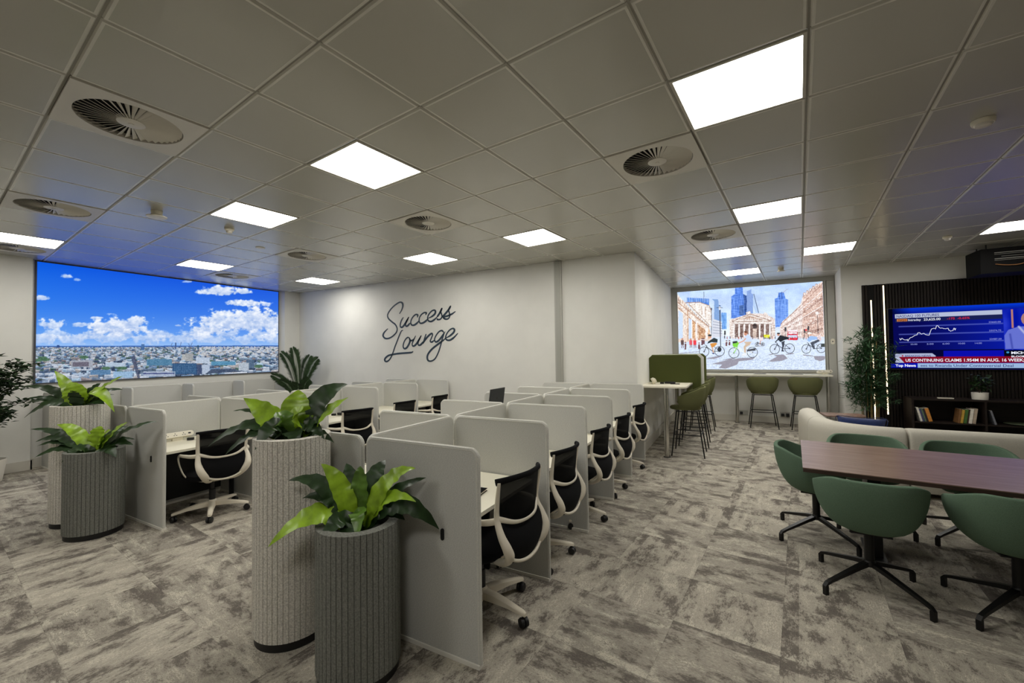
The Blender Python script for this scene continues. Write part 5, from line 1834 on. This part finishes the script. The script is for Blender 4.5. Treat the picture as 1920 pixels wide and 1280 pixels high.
# navy cushion leaning inside the sofa
t = thing('cushion', 'navy blue cushion tucked behind the sofa back', 'cushion', (1.40, 6.64, 0.465), math.radians(-14))
bm = B()


def cushf(u, v):
    x = (u - 0.5) * 2; y = (v - 0.5) * 2
    pin = 1 - 0.10 * (1 - abs(x) ** 2) * abs(y) ** 6 - 0.0
    return (x * 0.25 * (1 - 0.10 * (1 - y * y) * abs(x) ** 4), y * 0.18, 0)


mtc = Matrix.Translation((0, 0.0, 0.155)) @ Matrix.Rotation(math.radians(66), 4, 'X')
for s_ in (-1, 1):
    def f_(u, v, s_=s_):
        x = (u - 0.5) * 2; y = (v - 0.5) * 2
        th_ = 0.06 * (max(0, (1 - x ** 4) * (1 - y ** 4))) ** 0.5
        return mtc @ Vector((x * 0.24 * (1 - 0.08 * (1 - y * y)), y * 0.165 * (1 - 0.08 * (1 - x * x)), s_ * th_))
    grid_surf(bm, f_, 14, 12)
bmesh.ops.remove_doubles(bm, verts=bm.verts[:], dist=0.0005)
finish('cushion_cover', bm, M_blue, t, smooth=70)
bm = B()
tube(bm, [mtc @ Vector(p) for p in spline([(-0.24, -0.165, 0), (0, -0.153, 0), (0.24, -0.165, 0), (0.222, 0, 0), (0.24, 0.165, 0), (0, 0.153, 0), (-0.24, 0.165, 0), (-0.222, 0, 0)], 4, closed=True)], 0.004, 5, closed=True)
finish('edge_roll', bm, M_blue, t)

# side table beside the sofa arm
t = thing('side_table', 'small walnut side table beyond the curved end of the sofa', 'side table', (1.52, 8.22, 0), math.radians(4))
bm = B(); prism(bm, rrect(-0.27, 0.27, -0.20, 0.20, (0.02, 0.16, 0.06, 0.02), 6), 0.585, 0.603); finish('tabletop', bm, M_wood, t, smooth=0)
bm = B(); tube(bm, [(0, 0, 0.012), (0, 0, 0.585)], 0.016, 10); finish('leg', bm, M_blkmet, t)
bm = B(); lathe(bm, [(0.16, 0.0), (0.16, 0.008), (0.03, 0.012)], 28); finish('foot_plate', bm, M_blkmet, t)


# ------------------------------------------------------------------ television wall
t = thing('slat_panelling', 'dark vertically slatted wood panelling behind the television', 'wall panelling', (0, 0, 0))
bm = B(); box(bm, 2.15, 6.2, YT - 0.020, YT - 0.001, 0.0, 2.80); finish('backing', bm, M_slatbk, t, smooth=0)
LEDS = ((2.272, 0.30, 2.52), (2.452, 0.44, 2.775))
bm = B()
x = 2.152
while x < 6.19:
    if not any(abs(x + 0.014 - l[0]) < 0.03 for l in LEDS):
        box(bm, x, x + 0.028, YT - 0.045, YT - 0.0201, 0.0, 2.80)
    x += 0.042
finish('slats', bm, M_slat, t, smooth=0)
for k, (x, z0, z1) in enumerate(LEDS):
    th = thing('light_strip', ['warm glowing vertical strip nearest the corner, partly behind the bamboo', 'taller warm glowing vertical strip beside the television'][k],
               'strip light', (x, YT - 0.0205, z0), 0, 'vertical light strips in the slatted panelling')
    bm = B(); box(bm, -0.012, 0.012, -0.020, 0.0, 0, z1 - z0); finish('profile', bm, M_alu, th, smooth=0)
    bm = B(); box(bm, -0.009, 0.009, -0.026, -0.0202, 0.004, z1 - z0 - 0.004); finish('glowing_cover', bm, M_led, th, smooth=0)

# television (drawing coordinates of the picture 1920 x 1034)
TX, TZ, TW, THH = 2.50, 2.335, 1.90, 1.07
TQ = [(62, 175), (2000 + 62, 46), (2100, 925), (70, 930)]
P = Painting(420, 236, [(0, 0), (190, 0), (190, 107), (0, 107)])     # centimetres on the screen
X, Y = P.X, P.Y
fx = np.clip((X - 2) / 30, 0, 1)[..., None]
P.c = np.array((4, 6, 40)) * (1 - fx) + np.array((10, 24, 190)) * fx
P.rect(0, 0, 190, 107, (8, 10, 60), 0.35)
tb = np.clip(1 - Y / 12, 0, 1)[..., None] * fx
P.c = P.c * (1 - tb) + np.array((6, 70, 246)) * tb
gx = np.clip((X - 40) / 100, 0, 1)[..., None]
g = (Y > 10) & (Y < 74)
P.c = np.where(g[..., None], np.array((10, 12, 96)) * (1 - gx) + np.array((12, 30, 178)) * gx, P.c)
P.c[(X < 5.5)] = (5, 6, 24)
P.c[(Y > 74) & (Y < 92)] = (6, 8, 58)
P.rect(70, 76, 142, 88, (14, 18, 196))
P.rect(9, 10, 142, 17, (206, 216, 246))
P.rect(9, 17, 142, 24.5, (30, 38, 96)); P.rect(11, 18.4, 25, 23, (214, 130, 70))
for y, a in ((32, 1), (46, 1), (60, 1)):
    P.line([(14, y), (142, y)], 0.5, (110, 124, 220), 0.8)
g = (X > 143) & (Y > 8) & (Y < 76)
P.c[g] = (np.array((20, 40, 200)) + (value_noise(X / 9, Y / 30, 3, 2)[g][:, None] - 0.5) * 70)
P.rect(152, 10, 154.5, 40, (206, 140, 130))
P.poly([(144, 74), (143.5, 52), (148, 43), (160, 38), (172, 38), (186, 44), (190, 60), (190, 74)], (116, 130, 236)); P.line([(150, 50), (152, 74)], 0.8, (80, 92, 200)); P.oval(171, 26, 8, 11, (190, 140, 130))
P.line([(160, 38), (168, 52), (178, 38)], 1.2, (200, 206, 250))
P.rect(142.5, 76, 190, 90, (8, 10, 26)); P.oval(146.5, 79.5, 1.6, 1.6, (70, 170, 230))
P.poly([(7, 80), (56, 80), (60, 84), (60, 92), (7, 92)], (196, 206, 240)); P.oval(17, 84, 1.3, 1.3, (190, 40, 60))
P.rect(7, 86, 190, 96.5, (150, 16, 44)); P.poly([(7, 86), (12, 86), (19, 96.5), (7, 96.5)], (206, 214, 244))
P.rect(0.5, 97, 36.5, 105, (8, 22, 196)); P.rect(36.5, 97, 190, 105, (176, 206, 250)); P.rect(0, 105, 190, 107, (6, 6, 20))
tv = thing('television', 'large wall television showing a blue stock market news programme', 'television', (TX, YT - 0.075, TZ))
bm = B(); box(bm, -0.014, TW + 0.014, 0.0005, 0.028, -THH - 0.016, 0.014, bev=0.003); finish('casing', bm, M_blk, tv, smooth=0)
scn = P.build('screen', TW, THH, 0.75, tv, (0, 0, 0))
M_tx = {'w': emitmat('screen_white', S(236, 240, 252), 1.0), 'n': emitmat('screen_navy', S(44, 50, 110), 1.0), 'r': emitmat('screen_red', S(196, 40, 60), 1.0),
        'g': emitmat('screen_grey', S(150, 160, 230), 1.0), 'o': emitmat('screen_brown', S(120, 66, 40), 1.0)}


def text(s, x, y, size, m, width=None, bold=0.0, name='screen_text'):
    cu = bpy.data.curves.new('t', 'FONT')
    cu.body = s; cu.size = size; cu.offset = bold; cu.resolution_u = 3
    ob = bpy.data.objects.new('t', cu); COL.objects.link(ob)
    bpy.context.view_layer.update()
    me = bpy.data.meshes.new_from_object(ob.evaluated_get(bpy.context.evaluated_depsgraph_get()))
    COL.objects.unlink(ob); bpy.data.objects.remove(ob)
    w = max(v.co.x for v in me.vertices)
    k = (width / w) if width else 1.0
    for v in me.vertices:
        c = v.co.copy(); v.co = (c.x * k, 0, c.y)
    me.materials.clear(); me.materials.append(M_tx[m])
    o = bpy.data.objects.new(name, me); COL.objects.link(o)
    o.parent = scn; o.location = (x / 100, -0.002, -y / 100)
    return o


text('NASDAQ 100 FUTURES', 10.5, 15.8, 0.062, 'n', 0.56, 0.0006)
text('NQ1', 13, 22.4, 0.045, 'o', 0.10, 0.001)
text('Intraday', 26, 22.6, 0.050, 'w', 0.17, 0.0004)
text('23,625.00', 46.5, 22.8, 0.056, 'w', 0.215, 0.0008)
text('-175  -0.65%', 76, 22.6, 0.05, 'r', 0.28, 0.001)
for s_, y in (('23660.00', 30.5), ('23574.75', 44.5), ('23487.50', 58.5)):
    text(s_, 126, y, 0.036, 'g', 0.14)
for s_, x in (('22:00', 28), ('2:00', 49), ('6:00', 69), ('10:00', 88), ('14:00', 108)):
    text(s_, x, 65, 0.036, 'g', 0.09)
text('BREAKING NEWS', 20, 85.8, 0.045, 'n', 0.34, 0.0006)
text('US CONTINUING CLAIMS 1.954M IN AUG. 16 WEEK;', 20.5, 94.3, 0.07, 'w', 1.44, 0.0014)
text('Top News', 7, 103.2, 0.062, 'w', 0.27, 0.0022)
text('ees to Rwanda Under Controversial Deal', 40, 103.2, 0.062, 'n', 1.12, 0.0005)
text('MICH', 150, 82.2, 0.056, 'w', 0.155, 0.002)
text('BLOOM', 150, 87.6, 0.042, 'w', 0.16, 0.001)
rl = random.Random(3)
key = [(14, 53), (15, 56), (17, 53), (19, 55), (23, 56), (24, 55), (25, 58), (26, 55), (28, 52.5), (31, 51), (34, 48), (37, 47.5), (38, 44), (41, 44), (43, 46.5), (46, 45), (48, 47), (51, 48), (53, 48), (54.5, 42), (56, 38), (59, 36.5), (61, 38), (63, 32), (64.5, 33), (67, 37), (70, 37), (72, 37.5), (75, 38), (77, 37.5), (78, 41), (80, 42.5), (83, 41), (84.5, 37), (85.5, 41), (87, 35.5)]
pts = []
for (a, b), (c, d) in zip(key[:-1], key[1:]):
    for k in range(3):
        pts.append((a + (c - a) * k / 3, b + (d - b) * k / 3 + rl.uniform(-0.5, 0.5)))
bm = B(); tube(bm, [(x / 100, -0.003, -y / 100) for x, y in pts], 0.0038, 4, up=Vector((0, 1, 0)))
o = finish('chart_line', bm, M_tx['w'], scn, smooth=0)

# low cabinet
CX0, CX1, CY0, CY1 = 2.66, 5.9, 9.38, YT - 0.046
t = thing('media_cabinet', 'low dark wood cabinet with open shelves under the television', 'cabinet', (0, 0, 0))
bm = B()
box(bm, CX0, CX1, CY0, CY1, 0.755, 0.785); box(bm, CX0, CX1, CY0, CY1, 0.14, 0.17); box(bm, CX0, CX0 + 0.03, CY0, CY1, 0.17, 0.755); box(bm, CX1 - 0.03, CX1, CY0, CY1, 0.17, 0.755)
box(bm, CX0 + 0.03, CX1 - 0.03, CY1 - 0.012, CY1, 0.17, 0.755); box(bm, 3.535, 3.56, CY0 + 0.004, CY1 - 0.012, 0.17, 0.755); box(bm, 4.4, 4.425, CY0 + 0.004, CY1 - 0.012, 0.17, 0.755)
finish('carcass', bm, M_cab, t, smooth=0)
bm = B(); box(bm, CX0 + 0.03, 3.535, CY0 + 0.008, CY1 - 0.012, 0.375, 0.395); box(bm, 3.56, 4.4, CY0 + 0.008, CY1 - 0.012, 0.375, 0.395); box(bm, 4.425, CX1 - 0.03, CY0 + 0.008, CY1 - 0.012, 0.375, 0.395)
finish('shelf', bm, M_cab, t, smooth=0)
bm = B(); box(bm, CX0 + 0.05, CX1 - 0.05, CY0 + 0.04, CY1 - 0.02, 0.0, 0.14); finish('plinth', bm, M_blk, t, smooth=0)


def book(x, w, h, tilt, col, label, group):
    m = mat('cover_%d_%d_%d' % col, S(*col), 0.6, noise=0.15, nscale=30)
    # x is the foot of the spine on the shelf (left lower corner), leaning by tilt
    th = thing('book', label, 'book', (x, CY0 + 0.035, 0.3955), 0, group)
    a = math.radians(tilt)
    lift = 0.0 if tilt == 0 else (0.0 if tilt > 0 else 0.0)
    mt = Matrix.Rotation(a, 4, 'Y')
    if tilt < 0:                                # leans to the left: pivots on its left foot
        mt = Matrix.Translation((0, 0, w * math.sin(-a) * 0)) @ mt
    z = w * math.sin(a) if tilt > 0 else 0.0
    mt = Matrix.Translation((0, 0, z)) @ mt
    bm = B(); box(bm, 0.0, w, 0, 0.16, 0, h, mtx=mt); finish('cover', bm, m, th, smooth=0)
    bm = B(); box(bm, 0.002, w - 0.002, 0.003, 0.157, h, h + 0.0005, mtx=mt); finish('pages', bm, M_white, th, smooth=0)
    return th


left = [(2.755, 0.030, 0.235, (222, 218, 208), 'white'), (2.788, 0.022, 0.215, (70, 74, 110), 'blue grey'), (2.813, 0.018, 0.225, (96, 120, 96), 'grey green'),
        (2.834, 0.022, 0.22, (44, 36, 40), 'black'), (2.860, 0.050, 0.225, (200, 132, 56), 'orange')]
for x, w, h, c, nm in left:
    book(x + 0.022, w * 0.93, h, -13, c, f'{nm} book leaning left in the left group on the cabinet shelf', 'books at the left end of the shelf')
right = [(3.205, 0.030, 0.23, (120, 84, 48), 'brown'), (3.238, 0.034, 0.22, (188, 150, 60), 'yellow'), (3.275, 0.040, 0.225, (66, 104, 48), 'green'), (3.318, 0.014, 0.23, (70, 50, 44), 'thin dark'),
         (3.335, 0.042, 0.24, (224, 218, 204), 'thick cream'), (3.380, 0.040, 0.245, (178, 162, 142), 'beige')]
for x, w, h, c, nm in right:
    book(x + 0.02, w * 0.93, h, 8, c, f'{nm} book leaning right in the group near the cabinet divider', 'books beside the cabinet divider')
book(3.655, 0.022, 0.225, -13, (120, 122, 130), 'grey book leaning alone just right of the cabinet divider', 'single leaning book')
t = thing('remote_control', 'small white slab lying on the cabinet top under the television', 'remote control', (3.11, 9.47, 0.785))
bm = B(); box(bm, -0.095, 0.095, -0.03, 0.03, 0, 0.016, bev=0.004); finish('body', bm, M_white, t, smooth=0)
bm = B()
for k in range(6):
    box(bm, -0.07 + k * 0.024, -0.058 + k * 0.024, -0.012, 0.012, 0.0161, 0.0175)
finish('buttons', bm, M_frame, t, smooth=0)
t = thing('shelf_plant', 'dark leafy plant in a white pot standing on the cabinet top', 'plant', (3.53, 9.50, 0.7855))
pot(t, 0.10, 0.115, M_pot, taper=0.92)
bl = B(); leaf_cards(bl, Vector((0, -0.01, 0.28)), 170, 0.14, 0.12, 0.15, 0.07, 0.018, random.Random(4)); finish('leaves', bl, M_leaf, t, smooth=0)
bm = B(); tube(bm, [(0, 0, 0.08), (0.01, 0, 0.25)], 0.006, 6); tube(bm, [(0, 0, 0.08), (-0.05, 0, 0.26)], 0.004, 6); finish('stem', bm, M_bark, t)
t = thing('tray', 'pale flat tray on the shelf at the right picture edge', 'tray', (3.98, 9.55, 0.3955))
bm = B(); lathe(bm, [(0.10, 0.0), (0.17, 0.018), (0.172, 0.022), (0.10, 0.006), (0.01, 0.005)], 32); finish('dish', bm, mat('pale_green_glaze', S(120, 130, 104), 0.4), t)

# black ceiling-hung projector unit
t = thing('hanging_projector', 'black box-shaped unit hung from the ceiling above the television', 'projector', (3.36, 8.86, 0), math.radians(-2))
bm = B(); box(bm, 0, 0.85, 0, 0.50, 2.735, 3.115, bev=0.02); finish('housing', bm, mat('matt_black_case', S(9, 9, 10), 0.7, spec=0.2), t, smooth=30)
bm = B()
for k, (z, a, b) in enumerate(((3.045, 0.15, 0.70), (3.02, 0.15, 0.70), (2.985, 0.22, 0.72), (2.955, 0.15, 0.74), (2.93, 0.15, 0.74), (2.895, 0.5, 0.62), (2.877, 0.5, 0.62))):
    box(bm, a, b, -0.006, 0.004, z - (0.008 if k in (0, 3) else 0.004), z)
finish('grille_bars', bm, M_frame, t, smooth=0)
bm = B(); tube(bm, spline([(0.15, -0.02, 2.87), (0.25, -0.03, 2.845), (0.38, -0.03, 2.84), (0.46, -0.03, 2.87), (0.48, -0.02, 2.92), (0.44, -0.01, 2.93)], 5), 0.006, 6)
finish('cable', bm, mat('orange_cable', S(150, 104, 64), 0.5), t)
for (x, y) in ((0.1, 0.1), (0.75, 0.1), (0.1, 0.4), (0.75, 0.4)):
    bm = B(); tube(bm, [(x, y, 3.11), (x, y, H + 0.004)], 0.008, 8); finish('hanger', bm, M_blkmet, t)
